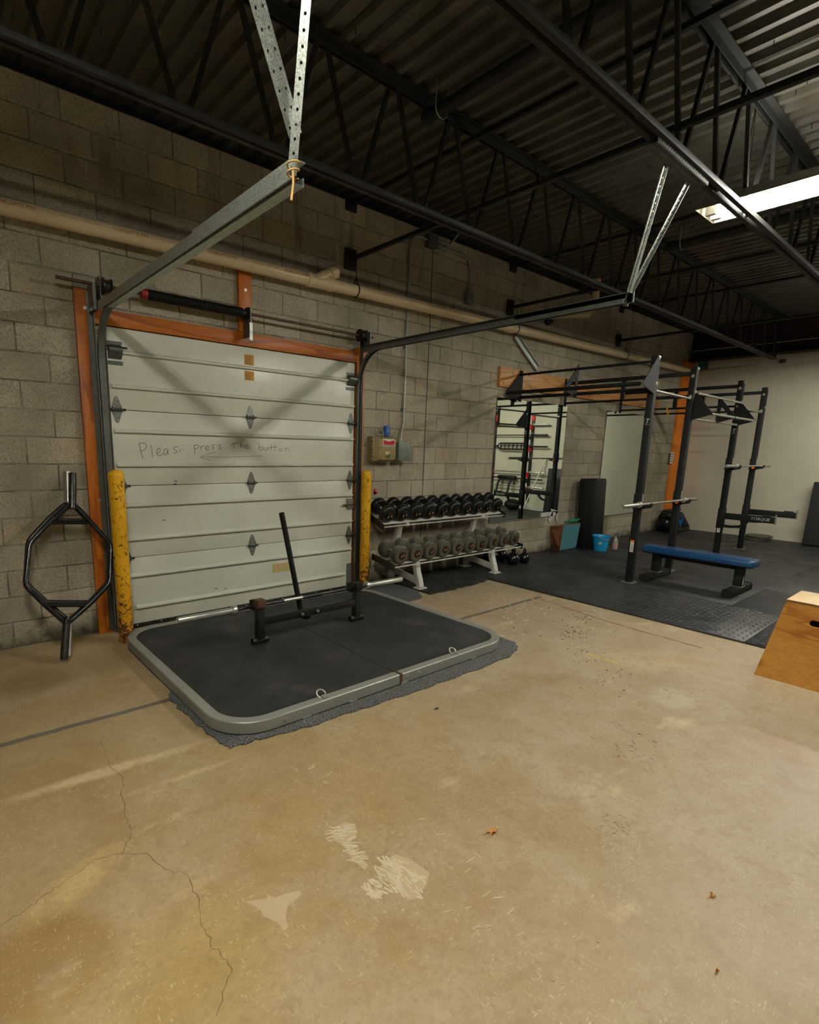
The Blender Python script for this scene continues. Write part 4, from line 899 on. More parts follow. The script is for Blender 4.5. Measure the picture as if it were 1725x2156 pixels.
for s in (-1, 1):
    xs = -2.50
    poly = [(x, y) for x, y in inn if (x-xs)*s > 0.01]
    if s < 0: pp = sorted([(x, y) for x, y in poly], key=lambda q: math.atan2(q[1]+1.3, q[0]+3.1)); poly = pp
    else: poly = sorted(poly, key=lambda q: math.atan2(q[1]+1.3, q[0]+1.9))
    xe = xs+s*0.003; yb, yt = PY0+0.067, PY1-0.067
    c = (-3.1, -1.3) if s < 0 else (-1.9, -1.3)
    poly = sorted([(x, y) for x, y in inn if (x-xs)*s > 0.01]+[(xe, yb), (xe, yt)], key=lambda q: math.atan2(q[1]-c[1], q[0]-c[0]))
    obj('rubber_mat', MB().prism([(x, y, 0.0175) for x, y in poly], (0, 0, 0.06)), MT['platform_rubber'], pf)
for px, py in ((676, 1465), (953, 1374)):
    p = at(px, py, 2, 0.086); rg = MB(); rg.tube([p+V((0.030*math.cos(a), 0.022*math.sin(a), 0.014+0.018*math.sin(a))) for a in [2*math.pi*k/18 for k in range(18)]], 0.005, 7, True)
    o = obj('lift_ring', rg, MT['steel'], pf); obj('lug', MB().box(p.x-0.012, p.x+0.03, -2.298, -2.265, 0.082, 0.098), MT['frame_grey'], pf, bevel=0.004)
for x in (-2.44, -2.32, -3.42): obj('bolt', MB().cyl((x, PY0-0.006, 0.055), (x, PY0+0.003, 0.055), 0.011, 6), MT['bolt'], pf)
obj('joint_plate', MB().box(-2.512, -2.488, PY0-0.002, PY0+0.068, 0.02, 0.0875), MT['rust_steel'], pf)
for x in (-3.3, -2.95, -2.5, -1.75): obj('foot', MB().box(x, x+0.06, PY0-0.006, PY0+0.05, 0.009, 0.022), MT['frame_grey'], pf)

# ================================================================== deadlift bar jack and its barbell
JY = -1.20; ZJ = 0.078
jk = thing('bar_jack', 'black steel deadlift bar jack with a tall lever on the platform', 'bar jack', (-2.5, JY, ZJ))
for x, cap in ((-2.975, 'rust_steel'), (-2.01, 'dark_iron')):
    obj('post', MB().box(x-0.03, x+0.03, JY-0.03, JY+0.03, ZJ+0.04, ZJ+0.29), MT['dark_iron'], jk, bevel=0.004)
    obj('foot_tube', MB().pipe((x-0.07, JY, ZJ+0.026), (x+0.07, JY, ZJ+0.026), 0.026, 0.020, 16), MT['dark_iron'], jk)
    obj('cap', MB().box(x-0.038, x+0.038, JY-0.045, JY+0.038, ZJ+0.29, ZJ+0.355), MT[cap], jk, bevel=0.006)
    obj('bar_hook', MB().box(x-0.03, x+0.03, JY+0.04, JY+0.11, ZJ+0.255, ZJ+0.268).box(x-0.03, x+0.03, JY+0.10, JY+0.112, ZJ+0.268, ZJ+0.33), MT['dark_iron'], jk)
obj('cross_beam', MB().box(-2.945, -2.04, JY-0.026, JY+0.026, ZJ+0.145, ZJ+0.205), MT['dark_iron'], jk, bevel=0.004)
for px, py in ((637, 1296), (669, 1289)):
    p = at(px, py, 1, JY-0.03); obj('bolt', MB().cyl((p.x, JY-0.04, ZJ+0.176), (p.x, JY-0.026, ZJ+0.176), 0.013, 6), MT['bolt'], jk)
pb, pt = at(636, 1298, 1, JY+0.115), at(593, 1080, 1, JY+0.115)
obj('lever_socket', MB().box(pb.x-0.03, pb.x+0.03, JY+0.026, JY+0.145, ZJ+0.10, ZJ+0.16), MT['dark_iron'], jk, bevel=0.003)
obj('lever', MB().pipe(pb, pt, 0.0225, 0.018, 18), MT['dark_iron'], jk)
def barbell(name, axis, c, L, label, group, mat_sleeve, mat_shaft, sl=0.43, r=0.025, jack=False):
    d = V(axis).normalized(); c = V(c); t = thing(name, label, 'barbell', c, group)
    obj('shaft', MB().cyl(c-d*(L/2-sl), c+d*(L/2-sl), 0.0142, 12), mat_shaft, t)
    for s in (-1, 1):
        a = c+d*s*(L/2-sl); e = c+d*s*(L/2)
        obj('sleeve', MB().lathe([(0.012, 0), (r, 0.0), (r, sl-0.006), (r-0.004, sl), (r-0.006, sl), (r-0.008, sl-0.004), (0.0, sl-0.004)], a, d*s, 20), mat_sleeve, t)
        obj('collar', MB().lathe([(0.014, -0.028), (0.033, -0.028), (0.037, -0.022), (0.037, 0.004), (0.033, 0.008), (r, 0.008)], a, d*s, 20), mat_sleeve, t)
    return t
bb = barbell('barbell', (1, 0, 0), (-2.495, JY+0.07, ZJ+0.283), 2.20, 'barbell with bright sleeves and dark shaft lying on the bar jack', 'barbells', MT['chrome'], MT['darksteel'])
for x in (-2.72, -2.52): obj('sleeve_grip', MB().cyl((x, JY+0.07, ZJ+0.283), (x+0.18, JY+0.07, ZJ+0.283), 0.017, 12), MT['steel'] if x < -2.6 else MT['dark_iron'], bb)
# ================================================================== dumbbell rack with its dumbbells
rk = thing('dumbbell_rack', 'two tier dumbbell rack with white legs and black shelves', 'rack', (0.1, -0.33, 0.0195))
ZM = 0.0195
def leg_prof(x):                              # one curved side frame in the y-z plane, flat bar swept along it
    w = 0.035
    front = [(-0.575, ZM+0.012), (-0.555, 0.10), (-0.525, 0.18), (-0.505, 0.24), (-0.50, 0.28), (-0.49, 0.31)]
    obj('front_leg', MB().sweep([(x, y, z) for y, z in front], [(-0.030, -w), (0.030, -w), (0.030, w), (-0.030, w)], up=(1, 0, 0)), MT['white_paint'], rk, bevel=0.004)
    back = [(-0.07, ZM+0.012), (-0.10, 0.30), (-0.20, 0.78), (-0.21, 0.85)]
    obj('rear_leg', MB().sweep([(x, y, z) for y, z in back], [(-0.030, -w), (0.030, -w), (0.030, w), (-0.030, w)], up=(1, 0, 0)), MT['white_paint'], rk, bevel=0.004)
    obj('foot_bar', MB().bar((x, -0.56, 0.09), (x, -0.09, 0.16), 0.045, 0.07), MT['white_paint'], rk, bevel=0.004)
    obj('shelf_arm', MB().bar((x, -0.53, 0.305), (x, -0.12, 0.365), 0.05, 0.035), MT['white_paint'], rk, bevel=0.003)
    obj('upper_arm', MB().bar((x, -0.34, 0.725), (x, -0.09, 0.828), 0.05, 0.035), MT['white_paint'], rk, bevel=0.003)
    for y in (-0.575, -0.07): obj('foot_plate', MB().box(x-0.065, x+0.065, y-0.05, y+0.05, ZM, ZM+0.012), MT['white_paint'], rk)
for x in (-0.56, 0.84): leg_prof(x)
def shelf(y0, z0, y1, z1, xa, xb):
    d = V((0, y1-y0, z1-z0)).normalized(); n = V((1, 0, 0)).cross(d); m = MB()
    for q in (0.27, 0.73):
        c = V((0, y0, z0)).lerp(V((0, y1, z1)), q); m.obox(((xa+xb)/2, c.y, c.z), ((xb-xa)/2, 0, 0), d*0.04, n*0.004)
    obj('shelf', m, MT['white_paint'], rk)
    for q, s_ in ((0.0, -1), (1.0, 1)):
        e = V((0, y0, z0)).lerp(V((0, y1, z1)), q); obj('shelf_lip', MB().obox(((xa+xb)/2, e.y, e.z-0.006), ((xb-xa)/2, 0, 0), d*0.003, n*0.007), MT['white_paint'], rk)
    for x in (xa, xb): 
        c = V((x, (y0+y1)/2, (z0+z1)/2)); obj('end_plate', MB().obox(c, (0.004, 0, 0), d*((V((0, y1, z1))-V((0, y0, z0))).length/2+0.02), n*0.035), MT['dark_iron'], rk)
shelf(-0.585, 0.325, -0.235, 0.380, -1.0, 1.38)
shelf(-0.375, 0.745, -0.085, 0.865, -0.992, 1.22)
def dumbbell(kind):
    """built along local y, centre at origin; head towards -y is the front one"""
    t = thing('dumbbell', 'dumbbell', 'dumbbell'); L = 0.15
    if kind == 'grey':
        obj('handle', MB().cyl((0, -0.085, 0), (0, 0.085, 0), 0.016, 12), MT['chrome'], t, local=True)
        for s in (-1, 1):
            m = MB(); y = s*0.062; m.cyl((0, y+s*0.004, 0), (0, y+s*0.096, 0), 0.086, 24)
            for k in range(4):
                R = 0.100 if k else 0.097; a = y+s*k*0.0255
                m.lathe([(0.016, 0), (R-0.005, 0), (R, 0.004), (R, 0.014), (R-0.005, 0.018), (0.016, 0.018)], (0, a, 0), (0, s, 0), 28)
            h = obj('plate_stack', m, MT['iron_grey'], t, local=True)
            obj('end_cap', MB().lathe([(0.046, 0), (0.044, 0.010), (0.036, 0.014), (0.0, 0.014)], (0, y+s*0.0945, 0), (0, s, 0), 20), MT['darksteel'], h, local=True)
            q = MB(); q.box(-0.020, -0.008, y+s*0.1087, y+s*0.1091, -0.018, 0.004) if s > 0 else q.box(-0.020, -0.008, y-0.1091, y-0.1087, -0.018, 0.004)
            q.box(0.006, 0.02, min(y+s*0.1087, y+s*0.1091), max(y+s*0.1087, y+s*0.1091), -0.004, 0.018); obj('number', q, MT['orange_print'], h, local=True)
    else:
        obj('handle', MB().cyl((0, -0.08, 0), (0, 0.08, 0), 0.016, 12), MT['chrome'], t, local=True)
        for s in (-1, 1):
            y = s*0.055; m = MB()
            m.lathe([(0.016, 0), (0.088, 0.0), (0.098, 0.010), (0.100, 0.028), (0.093, 0.031), (0.100, 0.034), (0.100, 0.056), (0.096, 0.068), (0.080, 0.078), (0.05, 0.08), (0.05, 0.086), (0.0, 0.086)], (0, y, 0), (0, s, 0), 24)
            h = obj('head', m, MT['black_plate'], t, local=True)
            obj('end_cap', MB().lathe([(0.048, 0), (0.047, 0.010), (0.040, 0.016), (0.0, 0.018)], (0, y+s*0.086, 0), (0, s, 0), 20), MT['black_db'], h, local=True)
            q = MB(); ya, yb = sorted((y+s*0.1035, y+s*0.1045)); q.box(-0.026, -0.016, ya, yb, -0.022, -0.004); q.box(0.014, 0.024, ya, yb, -0.002, 0.018); obj('number', q, MT['cream'], h, local=True)
    return t
def row(kind, fx0, fx1, y, z, lab, grp, slope):
    proto = dumbbell(kind)
    for k in range(10):
        u = k/9; sz = (1.0 if k < 8 else 0.96)
        p = (fx0+(fx1-fx0)*u, y, z)
        o = proto if k == 0 else dup(proto, p)
        o.location = p; o.rotation_euler = (slope, random.uniform(-0.3, 0.3), random.uniform(-0.04, 0.04)); o.scale = (sz,)*3
        o['label'] = lab; o['group'] = grp
row('grey', -0.855, 1.265, -0.410, 0.458, 'grey hammertone plate dumbbell on the lower shelf of the rack', 'grey dumbbells on the lower shelf', math.atan2(0.055, 0.35))
row('black', -0.880, 1.11, -0.245, 0.914, 'black rubber dumbbell on the upper shelf of the rack', 'black dumbbells on the upper shelf', math.atan2(0.12, 0.29))
# kettlebells
def kettlebell(x, y, r, label, z=0.0195, rz=0.4):
    t = thing('kettlebell', label, 'kettlebell', (x, y, z), 'kettlebells beside the dumbbell rack')
    obj('bell', MB().lathe([(0, 0), (r*0.62, 0)]+[(r*math.cos(a), r*0.80+r*math.sin(a)) for a in [-0.9+k*0.23 for k in range(10)]]+[(r*0.35, r*1.75), (0, r*1.8)], (x, y, z), (0, 0, 1), 22), MT['black_db'], t)
    c, s = math.cos(rz), math.sin(rz); H = []
    for k in range(13):
        a = math.pi*k/12; xx = r*0.74*math.cos(a)*(1.0 if 0 < k < 12 else 0.85); zz = r*1.45+r*0.98*math.sin(a)**0.6
        H.append(V((x+xx*c, y+xx*s, z+zz)))
    obj('handle', MB().tube(H, r*0.17, 10), MT['black_db'], t)
kettlebell(1.30, -0.15, 0.115, 'big black kettlebell tucked behind close to the rack'); kettlebell(1.54, -0.13, 0.105, 'black kettlebell standing right behind the middle one'); kettlebell(1.49, -0.39, 0.098, 'middle black kettlebell standing in front of two others'); kettlebell(1.73, -0.41, 0.084, 'smallest black kettlebell on the outside of the group')

# ================================================================== rubber floor
def tread(x0, x1, y0, y1, z, pitch=0.054, L=0.044, w=0.010):
    m = MB(); i = 0; x = x0+pitch*0.6
    while x < x1-pitch*0.5:
        y = y0+pitch*0.6; j = 0
        while y < y1-pitch*0.5:
            a = 0.75 if (i+j) % 2 else -0.75; c, s = math.cos(a)*L/2, math.sin(a)*L/2; nx, ny = -math.sin(a)*w/2, math.cos(a)*w/2
            m.add([(x-c+nx, y-s+ny, z), (x-c-nx, y-s-ny, z), (x+c-nx, y+s-ny, z), (x+c+nx, y+s+ny, z), (x-c*.8, y-s*.8, z+0.0034), (x+c*.8, y+s*.8, z+0.0034)], [(0, 1, 4), (1, 2, 5, 4), (2, 3, 5), (3, 0, 4, 5)])
            y += pitch; j += 1
        x += pitch; i += 1
    return m
def mat_tile(x0, x1, y0, y1, label, grp, treads=False, h=0.019):
    t = thing('rubber_mat', label, 'rubber mat', ((x0+x1)/2, (y0+y1)/2, 0), grp)
    obj('sheet', MB().box(x0, x1, y0, y1, 0.0, h), MT['rubber2'] if treads else MT['rubber'], t, bevel=0.003)
    if treads:
        o = obj('tread', tread(x0, x1, y0, y1, h), MT['rubber2'], t, flat=True); o['kind'] = 'stuff'
OPEN = 'flat black rubber mat of the open floor beside the rig'
MATL = {1: ('flat black rubber mat below the mirror with the tape arrow', 'flat black rubber mat under the blue weight bench', OPEN),
        2: ('flat black rubber mat under the bucket and foam pad', 'flat black rubber mat in the open middle bay of the rig', OPEN),
        3: ('flat black rubber mat below the plain mirror', 'flat black rubber mat under the third rig upright with lettered arm', OPEN),
        4: ('flat black rubber mat along the wall before the medicine ball', 'flat black rubber mat under the last rig upright', OPEN),
        5: ('flat black rubber mat under the corner storage bin', 'flat black rubber mat under the two iron plates', 'flat black rubber mat below the wall bar rack')}
xr = [0.510, 1.757, 2.978, 4.199, 5.420, 6.641, 7.945]
for i in range(6):
    ys = [-0.004, -1.69, -3.50, -5.32] if i == 0 else ([-0.004, -1.20, -3.03, -4.86] if i % 2 else [-0.004, -1.75, -3.58, -5.41])
    for k in range(3):
        x0, x1 = xr[i]+0.0015, xr[i+1]-0.0015
        if i == 0: mat_tile(x0, x1, ys[k+1]+0.0015, ys[k]-0.0015, ('black tread plate rubber mat under the kettlebells', 'black tread plate rubber mat along the concrete in front of the first rig upright', 'black tread plate rubber mat behind the plyo box')[k], 'tread plate mats along the concrete edge', True)
        else: mat_tile(x0, x1, ys[k+1]+0.0015, ys[k]-0.0015, MATL[i][k], 'flat rubber mats around the rig')
# torn mat under the dumbbell rack with the scrap of carpet in front of it
e = [(-0.62, -0.80)]
xs = -0.62
while xs < 0.46: xs += random.uniform(0.03, 0.07); e.append((min(xs, 0.46), -0.80+0.10*max(0, xs)+random.uniform(-.018, .018)))
t = thing('rubber_mat', 'torn black tread mat under the dumbbell rack', 'rubber mat', (0, -0.4, 0))
obj('sheet', MB().prism([(x, y, 0) for x, y in [(-0.62, -0.004)]+e+[(0.506, -0.72), (0.506, -0.004)]], (0, 0, 0.019)), MT['rubber2'], t)
o = obj('tread', tread(-0.60, 0.49, -0.70, -0.02, 0.019), MT['rubber2'], t, flat=True); o['kind'] = 'stuff'
e2 = [(-1.0, -0.85), (-0.9, -0.86), (-0.8, -0.84), (-0.74, -0.78), (-0.7, -0.70), (-0.625, -0.62)]
tag(recenter(obj('carpet_remnant', MB().prism([(x, y, 0) for x, y in [(-1.165, -0.30), (-1.165, -0.82)]+e2+[(-0.625, -0.06), (-0.98, -0.06)]], (0, 0, 0.009)), MT['carpet']), (-0.9, -0.5, 0)), 'dark carpet scrap between the bollard and the torn mat', 'carpet')

# ================================================================== power rig
PX = [1.86, 3.04, 4.88, 6.06]; RY = -1.87; ZR = 0.019; HW = 0.038
rg = thing('pull_up_rig', 'black steel pull-up rig with four uprights bolted to the wall', 'rig', (3.95, RY, ZR))
def badge(x, z, par):
    b = obj('logo_badge', MB().box(x-HW-0.0012, x-HW-0.0004, RY-0.026, RY+0.026, z-0.045, z+0.045), MT['label_black'], par)
    v = text_on('T', 0.075, (x-HW-0.0020, RY+0.022, z-0.022), (0, -1, 0), (0, 0, 1), 0.2); v2 = text_on('TORQUE', 0.0125, (x-HW-0.0020, RY+0.025, z-0.040), (0, -1, 0), (0, 0, 1)); v.add(v2.v, v2.f)
    obj('logo', v, MT['white_print'], par, flat=True)
for i, x in enumerate(PX):
    u = obj('upright', MB().box(x-HW, x+HW, RY-HW, RY+HW, ZR+0.008, 2.735), MT['rig'], rg, bevel=0.004)
    obj('base_plate', MB().box(x-0.09, x+0.09, RY-0.075, RY+0.075, ZR, ZR+0.008), MT['galv_mid'], rg)
    m = MB(); z = 0.12
    big = i in (1, 3)
    while z < 2.7:
        if big and 0.3 < z < 2.1:
            m.box(x-HW-0.0006, x-HW-0.0001, RY-0.015, RY+0.015, z-0.016, z+0.016)
        else: m.cyl((x-HW-0.0006, RY, z), (x-HW-0.0001, RY, z), 0.009, 8)
        m.cyl((x, RY-HW-0.0006, z), (x, RY-HW-0.0001, z), 0.008, 8); z += 0.076
    o = obj('hole', m, MT['black_hole'], u); o['kind'] = 'stuff'
    b = MB()
    for z in (2.62, 2.36): b.lathe([(0.02, 0), (0.022, 0.003), (0.014, 0.004), (0.013, 0.014), (0.0, 0.015)], (x-HW, RY, z), (-1, 0, 0), 10)
    for z in (2.71, 2.42): b.lathe([(0.02, 0), (0.022, 0.003), (0.014, 0.004), (0.013, 0.014), (0.0, 0.015)], (x, RY-HW, z), (0, -1, 0), 10)
    obj('bolt', b, MT['bolt'], rg)
    if i in (0, 2): badge(x, 1.99, u)
    if i in (0, 2):
        s = obj('warning_sticker', MB().box(x-HW-0.0012, x-HW-0.0002, RY-0.022, RY+0.022, 0.41, 0.56), MT['label_white'], u); obj('sticker_head', MB().box(x-HW-0.0016, x-HW-0.0004, RY-0.022, RY+0.022, 0.535, 0.56), MT['orange_knob'], u)
        m = MB()
        for k in range(7): m.box(x-HW-0.0017, x-HW-0.0012, RY-0.016, RY+0.014, 0.43+k*0.014, 0.434+k*0.014)
        obj('sticker_print', m, MT['grey_box'], u)
    # wall arm with its two rails, the middle spacer and the wall flange
    if i > 0:
        obj('wall_arm', MB().bar((x, RY+HW, 2.655), (x, -0.055, 2.655), 0.05, 0.05), MT['rig'], rg, bevel=0.004)
        obj('lower_rail', MB().cyl((x, RY+HW, 2.36), (x, -0.055, 2.36), 0.0165, 12), MT['rig'], rg)
        obj('spacer', MB().box(x-0.02, x+0.02, -0.98, -0.93, 2.37, 2.63), MT['rig'], rg)
        obj('wall_flange', MB().box(x-0.035, x+0.035, -0.056, -0.0408, 2.48, 2.725).box(x-0.035, x+0.035, -0.056, -0.050, 2.31, 2.48), MT['rig'], rg, bevel=0.003)
        for z in (2.69, 2.55): obj('bolt', MB().cyl((x-0.0, -0.064, z), (x, -0.056, z), 0.014, 8), MT['bolt'], rg)
def tri_plate(pt, pb, pa, th, window):
    a, b, c = V(pt), V(pb), V(pa); th = V(th); cen = a*0.34+b*0.36+c*0.30
    O = [a, b, c]; I = [cen+(p-cen)*0.36 for p in O]; m = MB()
    for off in (V((0, 0, 0)), th):
        m.add([p+off for p in O+I], [(0, 1, 4, 3), (1, 2, 5, 4), (2, 0, 3, 5)]+([] if window else [(3, 4, 5)]))
    m.add(O+[p+th for p in O], [(0, 1, 4, 3), (1, 2, 5, 4), (2, 0, 3, 5)])
    if window: m.add(I+[p+th for p in I], [(0, 1, 4, 3), (1, 2, 5, 4), (2, 0, 3, 5)])
    return m
# flying pull-up unit on the side of the first upright (bars run to the wall)
xa = PX[0]-HW
for y, wn in ((-0.062, False), (-0.93, True), (RY-HW+0.004, False)):
    o = obj('triangle_plate', tri_plate((xa, y, 2.725), (xa, y, 2.30), (xa-0.33, y, 2.385), (0, -0.008, 0), wn), MT['rig'], rg)
obj('pull_up_bar', MB().cyl((xa-0.02, RY+0.0, 2.665), (xa-0.02, -0.06, 2.665), 0.0165, 12), MT['rig'], rg)
obj('pull_up_bar', MB().cyl((xa-0.29, RY+0.0, 2.395), (xa-0.29, -0.06, 2.395), 0.024, 12), MT['rig'], rg)
obj('wall_flange', MB().box(xa-0.01, xa+0.05, -0.062, -0.0408, 2.30, 2.725), MT['rig'], rg, bevel=0.003)
obj('wall_arm', MB().bar((PX[0], RY+HW, 2.36), (PX[0], -0.055, 2.36), 0.04, 0.04), MT['rig'], rg, bevel=0.004)
# pull-up bars between the uprights, triangle unit in the middle bay
for a, b in ((0, 1), (2, 3)): obj('pull_up_bar', MB().cyl((PX[a]+HW, RY, 2.35), (PX[b]-HW, RY, 2.335), 0.0165, 12), MT['steel'], rg)
yo = RY-HW
for x, wn, th in ((PX[1]+HW, False, -0.008), ((PX[1]+PX[2])/2, True, 0.008), (PX[2]-HW-0.01, False, 0.008)):
    obj('triangle_plate', tri_plate((x, yo+0.02, 2.455), (x, yo+0.02, 2.06), (x, yo-0.235, 2.135), (th, 0, 0), wn), MT['rig'], rg)
obj('pull_up_bar', MB().cyl((PX[1]+HW, yo-0.02, 2.405), (PX[2]-HW, yo-0.02, 2.40), 0.0165, 12), MT['steel'], rg)
obj('pull_up_bar', MB().cyl((PX[1]+HW, yo-0.205, 2.14), (PX[2]-HW, yo-0.205, 2.14), 0.0165, 12), MT['steel'], rg)
obj('pull_up_bar', MB().cyl((PX[1]+HW, yo+0.01, 2.08), (PX[2]-HW, yo+0.01, 2.08), 0.0165, 12), MT['steel'], rg)
tag(obj('strap_loop', MB().tube([V((PX[2]+0.03*math.cos(q), -0.86+0.012*math.sin(3*q), 2.325+0.055*math.sin(q))) for q in [2*math.pi*k/16 for k in range(16)]], 0.011, 6, True), MT['yellow_strap']), 'small yellow strap loop hung on the rig rail', 'strap')
# bar holders, barbells and safety arms
def j_hook(x, z, label, knob):
    t = thing('bar_holder', label, 'bar holder', (x, RY, z), 'bar holders on the rig')
    obj('sleeve_plate', MB().box(x-HW-0.008, x+HW+0.008, RY-HW-0.006, RY+HW+0.006, z-0.09, z+0.10), MT['rig'], t, bevel=0.003)
    m = MB(); m.prism([(x-0.025, RY-HW-0.006, z-0.085), (x-0.025, RY-HW-0.11, z-0.06), (x-0.025, RY-HW-0.13, z-0.025), (x-0.025, RY-HW-0.125, z+0.0), (x-0.025, RY-HW-0.112, z+0.0), (x-0.025, RY-HW-0.105, z-0.025), (x-0.025, RY-HW-0.006, z-0.032)], (0.05, 0, 0)); obj('hook', m, MT['black_foam'], t)
    obj('face_plate', MB().box(x-0.022, x+0.022, RY-HW-0.011, RY-HW-0.0065, z-0.02, z+0.10), MT['steel'], t)
    if knob: obj('knob', MB().lathe([(0.0, 0.03), (0.018, 0.03), (0.020, 0.026), (0.020, 0.0), (0, 0)], (x-HW-0.008, RY-0.02, z-0.055), (-1, 0, 0), 12), MT['orange_knob'], t)
for (x, z, lab, kn) in ((PX[0], 1.03, 'bar holder on the rig upright closest to the concrete', False), (PX[1], 1.03, 'bar holder with orange knob at the far end of the bench barbell', True), (PX[2], 1.475, 'bar holder on the upright that carries the printed safety arm', False), (PX[3], 1.475, 'bar holder with orange knob on the last rig upright', True)): j_hook(x, z, lab, kn)
barbell('barbell', (1, 0, 0), (2.335, RY-HW-0.055, 1.013), 2.18, 'steel barbell racked low above the blue bench', 'barbells', MT['steel'], MT['steel'], 0.42)
barbell('barbell', (1, 0, 0), (5.53, RY-HW-0.055, 1.458), 2.18, 'steel barbell racked high above the safety arms', 'barbells', MT['steel'], MT['steel'], 0.42)
def spotter(x, label, lettering):
    t = thing('safety_arm', label, 'safety arm', (x, RY-0.3, 0.66), 'safety arms on the rig')
    z = 0.68
    obj('sleeve_plate', MB().box(x-HW-0.008, x+HW+0.008, RY-HW-0.007, RY+HW+0.007, z-0.20, z+0.12), MT['rig'], t, bevel=0.003)
    a = obj('arm', MB().box(x-0.025, x+0.025, RY-HW-0.007-0.66, RY-HW-0.007, z-0.05, z+0.045), MT['rig'], t, bevel=0.003)
    P = [V((x, RY-HW-0.007, z-0.16)), V((x, RY-HW-0.10, z-0.165)), V((x, RY-HW-0.22, z-0.15)), V((x, RY-HW-0.29, z-0.10)), V((x, RY-HW-0.33, z-0.04))]
    obj('brace', MB().sweep(P, [(-0.02, -0.02), (0.02, -0.02), (0.02, 0.02), (-0.02, 0.02)], up=(1, 0, 0)), MT['rig'], t)
    obj('end_stop', MB().box(x-0.03, x+0.03, RY-HW-0.675, RY-HW-0.667, z-0.065, z+0.085), MT['galv_mid'], t)
    obj('pad', MB().box(x-0.03, x+0.03, RY-HW-0.62, RY-HW-0.50, z+0.046, z+0.062), MT['black_foam'], t, bevel=0.003)
    if lettering:
        v = text_on('TORQUE', 0.06, (x-0.0262, RY-HW-0.36, z-0.02), (0, -1, 0), (0, 0, 1), 0.2); obj('lettering', v, MT['white_print'], t, flat=True)
spotter(PX[2], 'black safety arm with white lettering on the third upright', True); spotter(PX[3], 'black safety arm without lettering on the last upright', False)

# ================================================================== bench
bn = thing('weight_bench', 'flat weight bench with blue vinyl pad and grey feet', 'bench', (2.41, -2.42, ZR))
pd = rrect(2.265, 2.555, -3.04, -1.79, 0.05, 5)
m = MB(); n = len(pd); rings = [(0.0, 0.372), (0.0, 0.40), (0.0, 0.425), (0.012, 0.437), (0.04, 0.441)]
cx, cy = 2.41, -2.415; vs = []
for ins, z in [(0.012, 0.368)]+rings:
    for x, y in pd: vs.append((x-(ins if x > cx else -ins), y-(ins if y > cy else -ins), z))
k = len(rings)+1; m.add(vs, [(r_*n+i, r_*n+(i+1) % n, (r_+1)*n+(i+1) % n, (r_+1)*n+i) for r_ in range(k-1) for i in range(n)]+[tuple(range(n-1, -1, -1)), tuple((k-1)*n+i for i in range(n))])
obj('pad', m, MT['blue_vinyl'], bn, ang=1.2)
obj('pad_base', MB().box(2.285, 2.535, -3.02, -1.81, 0.352, 0.368), MT['black_foam'], bn)
obj('spine', MB().box(2.37, 2.45, -2.90, -1.93, 0.30, 0.352), MT['rig'], bn, bevel=0.003)
for y in (-1.955, -2.885):
    obj('leg', MB().box(2.36, 2.46, y-0.045, y+0.045, ZR+0.085, 0.352), MT['rig'], bn, bevel=0.004)
    obj('foot_beam', MB().box(2.07, 2.75, y-0.05, y+0.05, ZR+0.012, ZR+0.083), MT['rig'], bn, bevel=0.004)
    for x in (2.06, 2.752): obj('end_plate', MB().prism([(x, y-0.058, ZR+0.008), (x, y+0.058, ZR+0.008), (x, y+0.058, ZR+0.07), (x, y+0.045, ZR+0.092), (x, y-0.045, ZR+0.092), (x, y-0.058, ZR+0.07)], (0.008, 0, 0)), MT['rig'], bn)
    for x in (2.08, 2.70): obj('foot_pad', MB().box(x, x+0.05, y-0.04, y+0.04, ZR, ZR+0.012), MT['black_foam'], bn)
    obj('gusset', MB().box(2.345, 2.475, y-0.06, y+0.06, ZR+0.0835, ZR+0.091), MT['galv_mid'], bn)
s = obj('warning_sticker', MB().box(2.40, 2.43, -2.9306, -2.9302, 0.13, 0.23), MT['label_white'], bn)
# ================================================================== things along the far part of the room
# black foam pad leaning on the block wall
pad = thing('foam_pad', 'tall black foam pad leaning on the wall beside the blue bucket', 'pad', (3.95, -0.2, ZR))
def slab(x0, x1, yb, yt, th, h, r=0.05):
    """slab standing on the floor and leaning back: bottom front at yb, top front at yt"""
    d = V((0, yt-yb, h)).normalized(); n = V((1, 0, 0)).cross(d); o = V((0, yb, ZR)); L = math.hypot(yt-yb, h); P = []
    for cx, cz, a0 in ((x1-r, L-r, 0), (x0+r, L-r, math.pi/2)):
        for k in range(6): a = a0+math.pi/2*k/5; P.append((cx+r*math.cos(a), cz+r*math.sin(a)))
    P += [(x0, 0), (x1, 0)]; return MB().prism([o+V((x, 0, 0))+d*z for x, z in P], -n*th if n.y < 0 else n*th)
obj('core', slab(3.66, 4.02, -0.42, -0.375, 0.29, 1.17), MT['black_foam'], pad, bevel=0.015)
